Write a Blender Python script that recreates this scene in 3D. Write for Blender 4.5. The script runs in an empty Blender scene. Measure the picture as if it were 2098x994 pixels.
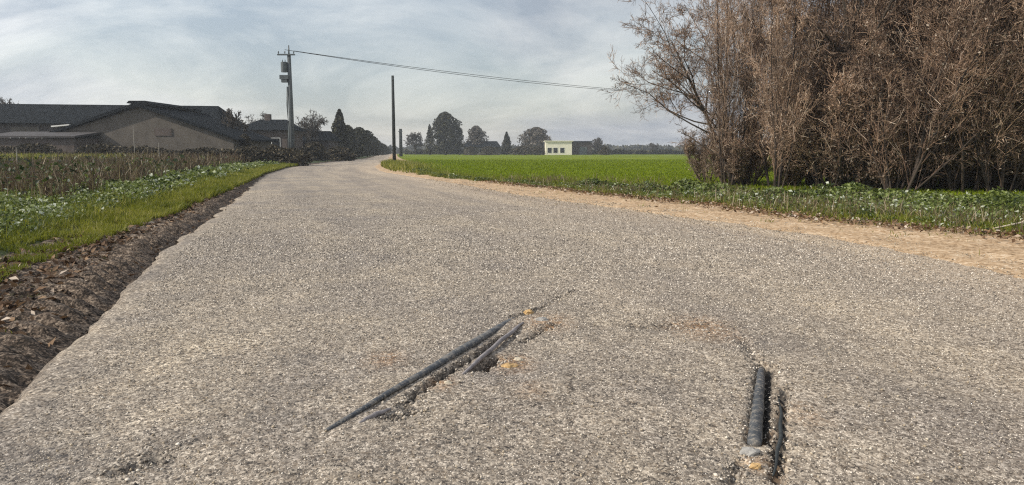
import bpy, math, random
import numpy as np
from mathutils import Vector, noise, Matrix

SC = bpy.context.scene
COL = SC.collection
R = math.radians
rng = np.random.default_rng(7)

# ------------------------------------------------------------------ camera
F, CX, CY, PITCH, CAMH = 1500.0, 1049.0, 497.0, math.atan(187 / 1500.0), 1.2
cd = bpy.data.cameras.new('camera'); cam = bpy.data.objects.new('camera', cd); COL.objects.link(cam)
cd.sensor_width = 36; cd.lens = 36 * F / 2098; cd.clip_start = 0.05; cd.clip_end = 6000
cam.location = (0, 0, CAMH); cam.rotation_euler = (math.pi / 2 - PITCH, 0, 0)
SC.camera = cam

# ------------------------------------------------------------------ sky, sun, exposure
SUN_AZ, SUN_EL = -106.0, 32.0          # azimuth from +Y, negative = left
world = bpy.data.worlds.new('World'); SC.world = world; world.use_nodes = True
wn, wl = world.node_tree.nodes, world.node_tree.links
bg = wn['Background']; bg.inputs[1].default_value = 0.1
sky = wn.new('ShaderNodeTexSky'); sky.sky_type = 'NISHITA'; sky.sun_disc = False
sky.sun_elevation = R(SUN_EL); sky.sun_rotation = R(SUN_AZ); sky.air_density = 1.3; sky.dust_density = 0.6; sky.ozone_density = 1.5


def W(t, **k):
    n = wn.new(t)
    for a, b in k.items():
        setattr(n, a, b)
    return n


tc = W('ShaderNodeTexCoord'); sp = W('ShaderNodeSeparateXYZ'); wl.new(tc.outputs['Generated'], sp.inputs[0])
zz = W('ShaderNodeMath', operation='MAXIMUM'); wl.new(sp.outputs[2], zz.inputs[0]); zz.inputs[1].default_value = 0
za = W('ShaderNodeMath', operation='ADD'); wl.new(zz.outputs[0], za.inputs[0]); za.inputs[1].default_value = 0.32
dv = W('ShaderNodeVectorMath', operation='DIVIDE'); wl.new(tc.outputs['Generated'], dv.inputs[0])
cb = W('ShaderNodeCombineXYZ')
for i in range(3):
    wl.new(za.outputs[0], cb.inputs[i])
wl.new(cb.outputs[0], dv.inputs[1])
mp = W('ShaderNodeMapping'); mp.inputs['Scale'].default_value = (0.75, 1.0, 0.0); mp.inputs['Location'].default_value = (3.1, 1.7, 0)
wl.new(dv.outputs[0], mp.inputs[0])
n1 = W('ShaderNodeTexNoise'); n1.inputs['Scale'].default_value = 1.7; n1.inputs['Detail'].default_value = 6
n1.inputs['Roughness'].default_value = 0.62; n1.inputs['Distortion'].default_value = 0.5
wl.new(mp.outputs[0], n1.inputs[0])
n2 = W('ShaderNodeTexNoise'); n2.inputs['Scale'].default_value = 0.9; n2.inputs['Detail'].default_value = 3
wl.new(mp.outputs[0], n2.inputs[0])
cov = W('ShaderNodeMapRange'); cov.inputs[1].default_value = 0.40; cov.inputs[2].default_value = 0.56
cov.inputs[3].default_value = 0.58; cov.inputs[4].default_value = 0.95
wl.new(n2.outputs[0], cov.inputs[0])
cr = W('ShaderNodeValToRGB'); wl.new(n1.outputs[0], cr.inputs[0])
cr.color_ramp.elements[0].position = 0.40; cr.color_ramp.elements[0].color = (0.68, 0.75, 0.88, 1)
cr.color_ramp.elements[1].position = 0.66; cr.color_ramp.elements[1].color = (1.6, 1.58, 1.56, 1)
cm = W('ShaderNodeVectorMath', operation='SCALE'); cm.inputs['Scale'].default_value = 4.3
wl.new(cr.outputs[0], cm.inputs[0])
# clouds are brighter round the sun's side of the sky
dt = W('ShaderNodeVectorMath', operation='DOT_PRODUCT'); wl.new(tc.outputs['Generated'], dt.inputs[0])
SUNV = (math.sin(R(SUN_AZ)) * math.cos(R(SUN_EL)), math.cos(R(SUN_AZ)) * math.cos(R(SUN_EL)), math.sin(R(SUN_EL)))
dt.inputs[1].default_value = SUNV
mr = W('ShaderNodeMapRange'); mr.inputs[1].default_value = -0.3; mr.inputs[2].default_value = 0.8
mr.inputs[3].default_value = 1.0; mr.inputs[4].default_value = 1.8
wl.new(dt.outputs['Value'], mr.inputs[0])
cm2 = W('ShaderNodeVectorMath', operation='SCALE'); wl.new(cm.outputs[0], cm2.inputs[0]); wl.new(mr.outputs[0], cm2.inputs['Scale'])
mx = W('ShaderNodeMix', data_type='RGBA'); wl.new(cov.outputs[0], mx.inputs[0])
wl.new(sky.outputs[0], mx.inputs[6]); wl.new(cm2.outputs[0], mx.inputs[7])
wl.new(mx.outputs[2], bg.inputs[0])

sd = bpy.data.lights.new('sun', 'SUN'); sun = bpy.data.objects.new('sun', sd); COL.objects.link(sun)
sd.energy = 3.8; sd.angle = R(1.0); sd.color = (1.0, 0.91, 0.78)
sun.rotation_euler = Vector(SUNV).to_track_quat('Z', 'Y').to_euler()
SC.view_settings.view_transform = 'Standard'; SC.view_settings.look = 'None'
SC.view_settings.exposure = 0.3; SC.view_settings.gamma = 1; SC.view_settings.use_curve_mapping = False
SC.cycles.filter_width = 1.2; SC.cycles.use_denoising = False; SC.cycles.max_bounces = 6; SC.cycles.volume_bounces = 0; SC.cycles.transparent_max_bounces = 8


# ------------------------------------------------------------------ helpers
def at(px, py, z=0.0):
    "ground point seen at a pixel of the 2098 x 994 photograph"
    dx, dy = (px - CX) / F, (CY - py) / F
    wy = math.cos(PITCH) + dy * math.sin(PITCH); wz = -math.sin(PITCH) + dy * math.cos(PITCH)
    t = (z - CAMH) / wz
    return dx * t, wy * t


def atd(px, py, d):
    "x and z of a pixel at distance y = d"
    dx, dy = (px - CX) / F, (CY - py) / F
    wy = math.cos(PITCH) + dy * math.sin(PITCH); wz = -math.sin(PITCH) + dy * math.cos(PITCH)
    t = d / wy
    return dx * t, CAMH + wz * t


def tag(o, label=None, cat=None, group=None, kind=None):
    for k, v in (('label', label), ('category', cat), ('group', group), ('kind', kind)):
        if v:
            o[k] = v
    return o


def empty(name, loc, rz=0.0):
    o = bpy.data.objects.new(name, None); COL.objects.link(o); o.location = loc; o.rotation_euler[2] = rz
    return o


def link(name, me, mat, parent=None, smooth=False):
    o = bpy.data.objects.new(name, me); COL.objects.link(o)
    if mat and not me.materials:
        me.materials.append(mat)
    if parent:
        o.parent = parent
    if smooth:
        me.polygons.foreach_set('use_smooth', np.ones(len(me.polygons), bool))
    return o


def npmesh(name, v, f, k, tone=None):
    "v (n,3), f flat loops, k verts per face, tone per face"
    me = bpy.data.meshes.new(name)
    v = np.asarray(v, np.float32).reshape(-1, 3); f = np.asarray(f, np.int32).ravel(); nf = len(f) // k
    me.vertices.add(len(v)); me.vertices.foreach_set('co', v.ravel())
    me.loops.add(len(f)); me.loops.foreach_set('vertex_index', f)
    me.polygons.add(nf); me.polygons.foreach_set('loop_start', np.arange(0, nf * k, k, dtype=np.int32))
    if tone is not None:
        a = me.attributes.new('tone', 'FLOAT', 'FACE'); a.data.foreach_set('value', np.asarray(tone, np.float32))
    me.update(calc_edges=True)
    return me


class MB:
    "collects simple solids"
    def __init__(s):
        s.v, s.f = [], []

    def add(s, v, f):
        b = len(s.v); s.v += [tuple(p) for p in v]; s.f += [tuple(i + b for i in q) for q in f]; return s

    def box(s, c, d, rz=0.0):
        x, y, z = (q / 2 for q in d); ca, sa = math.cos(rz), math.sin(rz); v = []
        for dx, dy, dz in ((-x, -y, -z), (x, -y, -z), (x, y, -z), (-x, y, -z), (-x, -y, z), (x, -y, z), (x, y, z), (-x, y, z)):
            v.append((c[0] + dx * ca - dy * sa, c[1] + dx * sa + dy * ca, c[2] + dz))
        return s.add(v, [(0, 3, 2, 1), (4, 5, 6, 7), (0, 1, 5, 4), (1, 2, 6, 5), (2, 3, 7, 6), (3, 0, 4, 7)])

    def tube(s, pts, rad, n=10, flat=1.0):
        pts = [Vector(p) for p in pts]; rad = rad if isinstance(rad, (list, tuple)) else [rad] * len(pts)
        v, f = [], []
        for i, p in enumerate(pts):
            d = (pts[min(i + 1, len(pts) - 1)] - pts[max(i - 1, 0)]).normalized()
            u = d.cross(Vector((0, 0, 1)))
            if u.length < 1e-3: u = Vector((1, 0, 0))
            u.normalize(); w = u.cross(d).normalized()
            for j in range(n):
                a = 2 * math.pi * j / n
                v.append(p + u * math.cos(a) * rad[i] + w * math.sin(a) * rad[i] * flat)
        for i in range(len(pts) - 1):
            for j in range(n):
                k = (j + 1) % n; f.append((i * n + j, i * n + k, (i + 1) * n + k, (i + 1) * n + j))
        f.append(tuple(range(n))[::-1]); f.append(tuple(range((len(pts) - 1) * n, len(pts) * n)))
        return s.add(v, f)

    def prism(s, poly, y0, y1):
        "xz polygon extruded along y"
        n = len(poly); v = [(x, y0, z) for x, z in poly] + [(x, y1, z) for x, z in poly]
        f = [tuple(range(n)), tuple(range(n, 2 * n))[::-1]] + [(i, i + n, (i + 1) % n + n, (i + 1) % n) for i in range(n)]
        return s.add(v, f)

    def build(s, name, mat, parent=None, smooth=False):
        me = bpy.data.meshes.new(name); me.from_pydata([tuple(p) for p in s.v], [], s.f)
        import bmesh
        bm = bmesh.new(); bm.from_mesh(me); bmesh.ops.recalc_face_normals(bm, faces=bm.faces); bm.to_mesh(me); bm.free()
        return link(name, me, mat, parent, smooth)


# ------------------------------------------------------------------ materials
class NT:
    def __init__(s, name, rough=0.9, spec=0.3):
        s.m = bpy.data.materials.new(name); s.m.use_nodes = True
        s.n, s.l = s.m.node_tree.nodes, s.m.node_tree.links
        s.b = s.n['Principled BSDF']; s.b.inputs['Roughness'].default_value = rough
        s.b.inputs['Specular IOR Level'].default_value = spec
        s.g = s.n.new('ShaderNodeNewGeometry')

    def noise(s, sc, det=4, ro=0.6, vec=None, dist=0.0):
        n = s.n.new('ShaderNodeTexNoise'); n.inputs['Scale'].default_value = sc; n.inputs['Detail'].default_value = det
        n.inputs['Roughness'].default_value = ro; n.inputs['Distortion'].default_value = dist
        s.l.new(vec or s.g.outputs['Position'], n.inputs['Vector']); return n.outputs[0]

    def voro(s, sc, out='Color', vec=None):
        n = s.n.new('ShaderNodeTexVoronoi'); n.inputs['Scale'].default_value = sc
        s.l.new(vec or s.g.outputs['Position'], n.inputs['Vector'])
        if out == 'Color':
            q = s.n.new('ShaderNodeSeparateColor'); s.l.new(n.outputs['Color'], q.inputs[0]); return q.outputs[0], n.outputs['Distance']
        return n.outputs[out]

    def map(s, scale):
        n = s.n.new('ShaderNodeMapping'); n.inputs['Scale'].default_value = scale; s.l.new(s.g.outputs['Position'], n.inputs[0]); return n.outputs[0]

    def ramp(s, fac, stops):
        n = s.n.new('ShaderNodeValToRGB'); e = n.color_ramp.elements
        while len(e) < len(stops): e.new(0.5)
        for q, (p, c) in zip(e, stops):
            q.position = p; q.color = (*c, 1) if len(c) == 3 else c
        s.l.new(fac, n.inputs[0]); return n.outputs[0]

    def mix(s, fac, a, b, mode='MIX'):
        n = s.n.new('ShaderNodeMix'); n.data_type = 'RGBA'; n.blend_type = mode
        for i, q in ((0, fac), (6, a), (7, b)):
            if isinstance(q, (int, float)): n.inputs[i].default_value = q
            elif isinstance(q, tuple): n.inputs[i].default_value = (*q, 1)
            else: s.l.new(q, n.inputs[i])
        return n.outputs[2]

    def math(s, op, a, b=0.0, c=None):
        n = s.n.new('ShaderNodeMath'); n.operation = op
        for i, q in enumerate((a, b) if c is None else (a, b, c)):
            if isinstance(q, (int, float)): n.inputs[i].default_value = q
            else: s.l.new(q, n.inputs[i])
        return n.outputs[0]

    def rng(s, v, a, b, c=0.0, d=1.0):
        n = s.n.new('ShaderNodeMapRange')
        for i, q in enumerate((a, b, c, d)): n.inputs[i + 1].default_value = q
        s.l.new(v, n.inputs[0]); return n.outputs[0]

    def attr(s, name):
        n = s.n.new('ShaderNodeAttribute'); n.attribute_name = name; return n.outputs['Fac']

    def bump(s, h, st=0.5, dist=0.01):
        n = s.n.new('ShaderNodeBump'); n.inputs['Strength'].default_value = st; n.inputs['Distance'].default_value = dist
        s.l.new(h, n.inputs['Height']); s.l.new(n.outputs[0], s.b.inputs['Normal'])

    def color(s, c):
        if isinstance(c, tuple): s.b.inputs['Base Color'].default_value = (*c, 1)
        else: s.l.new(c, s.b.inputs['Base Color'])
        return s.m

    def translucent(s, c, amt):
        t = s.n.new('ShaderNodeBsdfTranslucent'); s.l.new(c, t.inputs[0])
        x = s.n.new('ShaderNodeMixShader'); x.inputs[0].default_value = amt
        s.l.new(s.b.outputs[0], x.inputs[1]); s.l.new(t.outputs[0], x.inputs[2])
        s.l.new(x.outputs[0], s.n['Material Output'].inputs[0])


def simple(name, c, rough=0.8, var=0.3, sc=3.0, spec=0.3, vec_scale=None):
    t = NT(name, rough, spec); v = t.map(vec_scale) if vec_scale else None
    n = t.noise(sc, 6, 0.7, v)
    lo = tuple(q * (1 - var) for q in c); hi = tuple(min(1, q * (1 + var)) for q in c)
    t.color(t.ramp(n, [(0.3, lo), (0.7, hi)])); t.bump(n, 0.3, 0.01); return t.m


def toned(name, stops, rough=0.6, spec=0.3, trans=0.0, vary=None):
    t = NT(name, rough, spec); c = t.ramp(t.attr('tone'), stops)
    if vary:      # every shrub has its own cast
        oi = t.n.new('ShaderNodeObjectInfo'); c = t.mix(1.0, c, t.ramp(oi.outputs['Random'], vary), 'MULTIPLY')
        c = t.mix(1.0, c, t.ramp(t.noise(0.9, 3), [(0.35, (0.7, 0.7, 0.72)), (0.65, (1.25, 1.2, 1.15))]), 'MULTIPLY')
    t.color(c)
    if trans: t.translucent(c, trans)
    return t.m


def m_road():
    t = NT('asphalt_chippings', 0.82, 0.35)
    warp = t.noise(9, 2)
    vv = t.map((1, 0.75, 1)); v1, d1 = t.voro(105, vec=vv); v2, d2 = t.voro(52, vec=vv); v3, d3 = t.voro(20, vec=vv)
    s = t.math('ADD', t.math('MULTIPLY', v1, 0.56), t.math('ADD', t.math('MULTIPLY', v2, 0.31), t.math('MULTIPLY', v3, 0.13)))
    c = t.ramp(s, [(0.12, (0.045, 0.040, 0.037)), (0.3, (0.165, 0.145, 0.122)), (0.5, (0.30, 0.265, 0.222)), (0.7, (0.47, 0.42, 0.35)), (0.88, (0.76, 0.69, 0.59))])
    tint, _ = t.voro(60, vec=t.map((1, 1, 1.3)))
    c = t.mix(t.rng(tint, 0.6, 1.0, 0, 0.45), c, (0.25, 0.19, 0.13))
    big = t.noise(0.55, 5, 0.62); mid = t.noise(2.6, 5, 0.65)
    c = t.mix(1.0, c, t.ramp(big, [(0.32, (0.72, 0.72, 0.76)), (0.68, (1.12, 1.08, 1.0))]), 'MULTIPLY')
    c = t.mix(1.0, c, t.ramp(mid, [(0.28, (0.74, 0.74, 0.75)), (0.7, (1.12, 1.1, 1.06))]), 'MULTIPLY')
    # sandy grit carried on to the right-hand side
    e = t.math('ADD', t.attr('edge'), t.math('MULTIPLY', t.math('SUBTRACT', mid, 0.5), 1.6))
    sand = t.ramp(s, [(0.15, (0.16, 0.12, 0.08)), (0.5, (0.42, 0.325, 0.23)), (0.85, (0.7, 0.6, 0.47))])
    c = t.mix(t.rng(e, 2.3, 0.1, 0, 1.0), c, sand)
    c = t.mix(t.rng(t.attr('edge'), 6.0, 0.8, 0, 0.38), c, sand)
    cb_ = t.n.new('ShaderNodeCombineXYZ'); t.l.new(t.attr('edge'), cb_.inputs[0]); sx = t.n.new('ShaderNodeSeparateXYZ'); t.l.new(t.g.outputs['Position'], sx.inputs[0])
    t.l.new(t.math('MULTIPLY', sx.outputs[1], 0.07), cb_.inputs[1])
    c = t.mix(1.0, c, t.ramp(t.noise(1.1, 3, 0.5, cb_.outputs[0]), [(0.35, (0.80, 0.80, 0.82)), (0.62, (1.08, 1.07, 1.04))]), 'MULTIPLY')
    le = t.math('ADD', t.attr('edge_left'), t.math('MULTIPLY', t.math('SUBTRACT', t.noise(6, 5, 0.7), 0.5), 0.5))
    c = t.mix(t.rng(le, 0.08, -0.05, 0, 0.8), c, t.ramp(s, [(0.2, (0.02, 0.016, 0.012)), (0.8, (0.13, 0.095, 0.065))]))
    # worn dark patches and rusty clay where the surface has broken up
    st = t.math('MULTIPLY', t.attr('stain'), t.rng(t.noise(14, 4, 0.7), 0.3, 0.6))
    c = t.mix(t.rng(st, 0.05, 0.8, 0, 0.8), c, t.mix(0.45, c, (0.03, 0.033, 0.042)))
    c = t.mix(t.rng(t.attr('groove_shade'), 0.15, 0.8, 0, 0.9), c, (0.025, 0.023, 0.022))  # shadow inside the grooves, painted into the colour as near-black
    cl = t.math('MULTIPLY', t.attr('clay'), t.rng(t.noise(22, 4, 0.7), 0.3, 0.62))
    c = t.mix(t.rng(cl, 0.05, 0.8, 0, 0.8), c, t.ramp(s, [(0.2, (0.15, 0.075, 0.03)), (0.75, (0.48, 0.28, 0.13))]))
    t.color(c)
    h = t.math('ADD', t.math('MULTIPLY', v1, 0.4), t.math('SUBTRACT', t.math('MULTIPLY', v2, 0.3), t.math('MULTIPLY', d1, 0.6)))
    h = t.math('ADD', h, t.math('MULTIPLY', warp, 0.3))
    t.bump(h, 0.35, 0.007); return t.m


def m_soil(name, stops, sc=12, rough=0.95, bump=0.8, dist=0.03, vec=None):
    t = NT(name, rough, 0.2); v = t.map(vec) if vec else None
    n = t.noise(sc, 8, 0.72, v); m = t.noise(sc * 0.12, 3); c1, d = t.voro(sc * 3.2)
    s = t.math('ADD', t.math('MULTIPLY', n, 0.6), t.math('ADD', t.math('MULTIPLY', m, 0.2), t.math('MULTIPLY', c1, 0.2)))
    t.color(t.ramp(s, stops)); t.bump(s, bump, dist); return t.m


M = {}
M['road'] = m_road()
M['dirt'] = m_soil('leaf_strewn_earth', [(0.36, (0.012, 0.010, 0.008)), (0.47, (0.045, 0.034, 0.026)), (0.55, (0.13, 0.098, 0.074)), (0.66, (0.31, 0.25, 0.19))], 24, bump=0.6, dist=0.012, vec=(0.6, 1.7, 1))
M['sand'] = m_soil('sandy_shoulder', [(0.32, (0.15, 0.10, 0.058)), (0.45, (0.37, 0.25, 0.145)), (0.56, (0.51, 0.375, 0.24)), (0.7, (0.66, 0.54, 0.40))], 10, bump=0.5, dist=0.02)
M['verge'] = m_soil('verge_soil', [(0.35, (0.012, 0.016, 0.006)), (0.5, (0.03, 0.045, 0.012)), (0.65, (0.07, 0.085, 0.025))], 7)
M['ground'] = m_soil('plain_soil', [(0.35, (0.03, 0.032, 0.016)), (0.5, (0.055, 0.055, 0.025)), (0.65, (0.09, 0.085, 0.045))], 0.6, dist=0.1)


def m_field():
    t = NT('green_crop_sheet', 0.9, 0.1)
    s = t.math('ADD', t.math('MULTIPLY', t.noise(0.35, 5, 0.6, t.map((0.5, 1.6, 1))), 0.55), t.math('MULTIPLY', t.noise(9, 5, 0.8), 0.45))
    c = t.ramp(s, [(0.36, (0.07, 0.095, 0.003)), (0.5, (0.14, 0.19, 0.004)), (0.64, (0.205, 0.255, 0.008))])
    c = t.mix(1.0, c, t.ramp(t.noise(0.06, 4, 0.6, t.map((0.6, 2.0, 1))), [(0.35, (0.75, 0.82, 0.8)), (0.65, (1.2, 1.1, 1.0))]), 'MULTIPLY'); t.color(c); t.bump(t.noise(14, 5, 0.8), 0.9, 0.08); return t.m


M['field'] = m_field()
M['grass'] = toned('grass_blades', [(0.0, (0.035, 0.06, 0.008)), (0.4, (0.125, 0.148, 0.013)), (0.75, (0.25, 0.255, 0.028)), (1.0, (0.42, 0.37, 0.15))], 0.5, 0.3, 0.45)
M['crop'] = toned('crop_blades', [(0.0, (0.07, 0.095, 0.004)), (0.5, (0.165, 0.225, 0.006)), (1.0, (0.28, 0.34, 0.016))], 0.6, 0.15, 0.4)
M['leafy'] = toned('broad_leaves', [(0.0, (0.012, 0.025, 0.006)), (0.35, (0.07, 0.10, 0.016)), (0.7, (0.2, 0.25, 0.055)), (0.93, (0.32, 0.36, 0.2)), (1.0, (0.6, 0.64, 0.52))], 0.5, 0.4, 0.35)
M['dry'] = toned('dry_stems', [(0.0, (0.03, 0.022, 0.012)), (0.5, (0.10, 0.068, 0.044)), (0.82, (0.17, 0.14, 0.06)), (1.0, (0.42, 0.35, 0.26))], 0.8, 0.2, 0.2)
M['litter'] = toned('dead_leaves', [(0.0, (0.03, 0.018, 0.012)), (0.5, (0.13, 0.075, 0.04)), (0.85, (0.29, 0.19, 0.11)), (1.0, (0.5, 0.42, 0.34))], 0.75, 0.3, 0.15)
M['twig'] = toned('bare_twigs', [(0.0, (0.03, 0.024, 0.02)), (0.4, (0.21, 0.145, 0.105)), (0.75, (0.44, 0.33, 0.245)), (1.0, (0.75, 0.66, 0.56))], 0.75, 0.3, vary=[(0.0, (0.75, 0.70, 0.68)), (0.35, (1.15, 1.08, 1.02)), (0.65, (0.95, 0.97, 1.0)), (1.0, (1.45, 1.38, 1.3))])
M['stem'] = toned('shrub_stems', [(0, (0.03, 0.024, 0.02)), (0.6, (0.13, 0.10, 0.08)), (1, (0.3, 0.25, 0.2))], 0.85, 0.2)
M['deadleaf'] = toned('withered_leaves', [(0.0, (0.05, 0.035, 0.025)), (0.6, (0.26, 0.19, 0.135)), (1.0, (0.74, 0.66, 0.56))], 0.7, 0.3, 0.3)
M['bark'] = simple('dark_bark', (0.045, 0.037, 0.03), 0.9, 0.5, 12)
M['evergreen'] = toned('evergreen_leaves', [(0.0, (0.012, 0.014, 0.009)), (0.6, (0.038, 0.038, 0.02)), (1.0, (0.085, 0.08, 0.04))], 0.7, 0.2)
M['greytwig'] = toned('hazy_grey_twigs', [(0.0, (0.05, 0.043, 0.036)), (1.0, (0.17, 0.15, 0.125))], 0.8, 0.2)
def m_pipe():
    t = NT('weathered_dark_pipe', 0.5, 0.5); n = t.noise(16, 8, 0.75); g = t.voro(110)[0]
    c = t.ramp(n, [(0.35, (0.028, 0.034, 0.042)), (0.5, (0.06, 0.066, 0.073)), (0.62, (0.2, 0.18, 0.155))])
    t.color(t.mix(t.rng(g, 0.82, 0.95, 0, 0.6), c, (0.3, 0.27, 0.22))); t.b.inputs['Roughness'].default_value = 0.5; t.bump(t.noise(45, 6, 0.8), 0.7, 0.006); return t.m


M['pipe'] = m_pipe()
M['greyrod'] = simple('pale_grey_rod', (0.24, 0.22, 0.22), 0.6, 0.4, 25)
M['tar'] = simple('black_edge', (0.03, 0.035, 0.036), 0.7, 0.5, 30)
M['stone_tan'] = simple('tan_stone', (0.42, 0.28, 0.13), 0.85, 0.4, 25)
M['stone_pale'] = simple('pale_stone', (0.5, 0.44, 0.34), 0.85, 0.3, 25)
M['stone_grey'] = simple('grey_stone', (0.28, 0.27, 0.25), 0.85, 0.4, 30)
M['pole'] = simple('pole_concrete', (0.095, 0.107, 0.112), 0.85, 0.3, 2.5)
M['darkpole'] = simple('dark_pole_wood', (0.03, 0.035, 0.035), 0.85, 0.4, 4)
M['metal'] = simple('dull_metal', (0.07, 0.085, 0.09), 0.5, 0.3, 5, 0.5)
M['wire'] = simple('wire_black', (0.03, 0.03, 0.035), 0.6, 0.1)
M['roof'] = simple('dark_roof_tiles', (0.014, 0.017, 0.02), 0.95, 0.35, 2.0, 0.02)
M['roof_grey'] = simple('grey_corrugated_roof', (0.07, 0.065, 0.065), 0.8, 0.25, 1.2, 0.2, (1, 1, 3))
M['wall_dark'] = simple('dark_rendered_wall', (0.06, 0.05, 0.047), 0.9, 0.45, 0.9)
M['wall_grey'] = simple('grey_block_wall', (0.115, 0.10, 0.084), 0.9, 0.3, 0.8)
M['wall_tan'] = simple('tan_brick_wall', (0.10, 0.08, 0.07), 0.9, 0.4, 1.2)
M['cream'] = simple('cream_render', (0.78, 0.74, 0.6), 0.8, 0.1, 0.8)
M['white'] = simple('white_paint', (0.75, 0.74, 0.7), 0.7, 0.1, 2)
M['glass'] = simple('dark_window_glass', (0.02, 0.022, 0.025), 0.15, 0.2, 1, 0.6)
M['bramble'] = toned('brown_bramble_leaves', [(0, (0.02, 0.018, 0.012)), (0.6, (0.065, 0.055, 0.036)), (1, (0.14, 0.12, 0.085))], 0.8, 0.1)
M['stake'] = simple('grey_wooden_stake', (0.3, 0.28, 0.24), 0.9, 0.3, 8)

# ------------------------------------------------------------------ road and shoulder outlines
LP = [at(*p) for p in ((0, 850), (215, 648), (340, 512), (430, 452), (500, 398), (545, 358))] + [at(592, 343), at(700, 330), at(757, 324.5)]
LP = [(-1.55, -12), (-1.6, 0)] + sorted(LP, key=lambda p: p[1]) + [(-33.4, 180), (-58, 330), (-75, 430)]
RP = [at(2098, 558), at(1800, 497), at(1400, 441), at(1100, 402), at(900, 368), at(790, 352)]
RP = [(6.6, -12), (5.9, 2)] + sorted(RP, key=lambda p: p[1]) + [(at(772, 341)[0], at(772, 341)[1]), at(800, 329), (-20.2, 122), (-29.5, 180), (-53, 330), (-70, 430)]
SP = [at(2098, 492), at(1700, 460), at(1440, 424), at(1200, 398), at(1000, 374), at(880, 363), at(842, 350)]
SP = [(8.6, -12), (8.4, 2)] + sorted(SP, key=lambda p: p[1]) + [(-7.9, 60), (-13.3, 90), (-19, 122), (-28.5, 180), (-52, 330), (-69, 430)]


def curve_fn(P):
    ys = np.array([p[1] for p in P]); xs = np.array([p[0] for p in P])
    fine = np.concatenate([np.arange(-12, 40, 0.25), np.arange(40, 430, 1.0)])
    x = np.interp(fine, ys, xs)
    w = np.clip(fine * 0.06, 0.4, 6)     # smooth corners
    out = np.array([np.interp(np.linspace(y - ww, y + ww, 9), ys, xs).mean() for y, ww in zip(fine, w)])
    return lambda y: np.interp(y, fine, out)


XL, XR, XS = curve_fn(LP), curve_fn(RP), curve_fn(SP)


def wob(y, a, s, seed):
    return np.array([noise.noise(Vector((float(q) * s, seed, 0))) for q in np.atleast_1d(y)]) * a


WD = lambda y: np.interp(y, [-5, 3, 7, 12, 20, 35, 60], [1.6, 1.55, 1.35, 1.0, 0.75, 0.35, 0.25])


def dist_seg(x, y, a, b):
    a = np.array(a); b = np.array(b); d = b - a; L2 = d @ d
    t = np.clip(((x - a[0]) * d[0] + (y - a[1]) * d[1]) / L2, 0, 1)
    return np.hypot(x - a[0] - t * d[0], y - a[1] - t * d[1])


def fbm(x, y, s, o=4, seed=0.0):
    f = noise.fractal
    return np.array([f(Vector((a * s, b * s, seed)), 0.8, 2.1, o) for a, b in zip(x.ravel(), y.ravel())]).reshape(x.shape)


def strip(name, fl, fr, ys, nx, hf, mat, attrs=None, kind='structure', label=None):
    u = np.linspace(0, 1, nx); Y = np.repeat(ys[:, None], nx, 1); a, b = fl(ys), fr(ys)
    X = a[:, None] * (1 - u) + b[:, None] * u
    Z = hf(X, Y, u)
    n, m = X.shape; idx = np.arange(n * m).reshape(n, m)
    q = np.stack([idx[:-1, :-1], idx[:-1, 1:], idx[1:, 1:], idx[1:, :-1]], -1)
    me = npmesh(name, np.stack([X, Y, Z], -1), q, 4)
    for k, fn in (attrs or {}).items():
        at_ = me.attributes.new(k, 'FLOAT', 'POINT'); at_.data.foreach_set('value', fn(X, Y).astype(np.float32).ravel())
    o = link(name, me, mat, smooth=True); tag(o, label, None, None, kind); return o


def stations(y0, y1, dmin, k):
    out = [y0]
    while out[-1] < y1:
        out.append(out[-1] + max(dmin, k * max(out[-1], 0)))
    out[-1] = y1
    return np.array(out)


# ground sheet reaching the horizon
def sheet():
    xs = np.concatenate([[-3000, -1200, -600, -300], np.arange(-160, 161, 8), [300, 600, 1200, 3000]]).astype(float)
    ys = np.concatenate([[-600, -100, -30], np.arange(-12, 200, 6), [260, 400, 700, 1300, 3000]]).astype(float)
    X, Y = np.meshgrid(xs, ys); Z = np.full_like(X, -0.22)
    n, m = X.shape; idx = np.arange(n * m).reshape(n, m)
    q = np.stack([idx[:-1, :-1], idx[:-1, 1:], idx[1:, 1:], idx[1:, :-1]], -1)
    tag(link('ground', npmesh('ground', np.stack([X, Y, Z], -1), q, 4), M['ground']), kind='structure')


sheet()

# features of the broken road surface (from the photo's ground positions)
P1a, P1b = at(668, 884), at(1052, 650)
P2a, P2b = at(948, 768), at(1072, 662)
P3a, P3b = at(1545, 906), at(1560, 748)
P4a, P4b = at(1584, 970), at(1596, 810)
GROOVES = [(at(850, 806), at(1040, 684), 0.033, 0.085), (at(985, 756), at(1012, 735), 0.06, 0.12), (at(1070, 700), at(1140, 662), 0.03, 0.035),
           (at(790, 856), at(850, 842), 0.03, 0.03), (at(830, 828), at(850, 812), 0.03, 0.03), (at(1556, 900), at(1568, 750), 0.062, 0.075), (at(1590, 985), at(1604, 800), 0.028, 0.06),
           (at(1050, 650), at(1110, 628), 0.035, 0.035), (at(1110, 628), at(1180, 592), 0.022, 0.022), (at(1520, 690), at(1555, 745), 0.04, 0.02), (at(1500, 985), at(1515, 940), 0.03, 0.03), (at(1300, 668), at(1450, 668), 0.10, 0.02), (at(250, 960), at(320, 935), 0.06, 0.025)]
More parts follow.
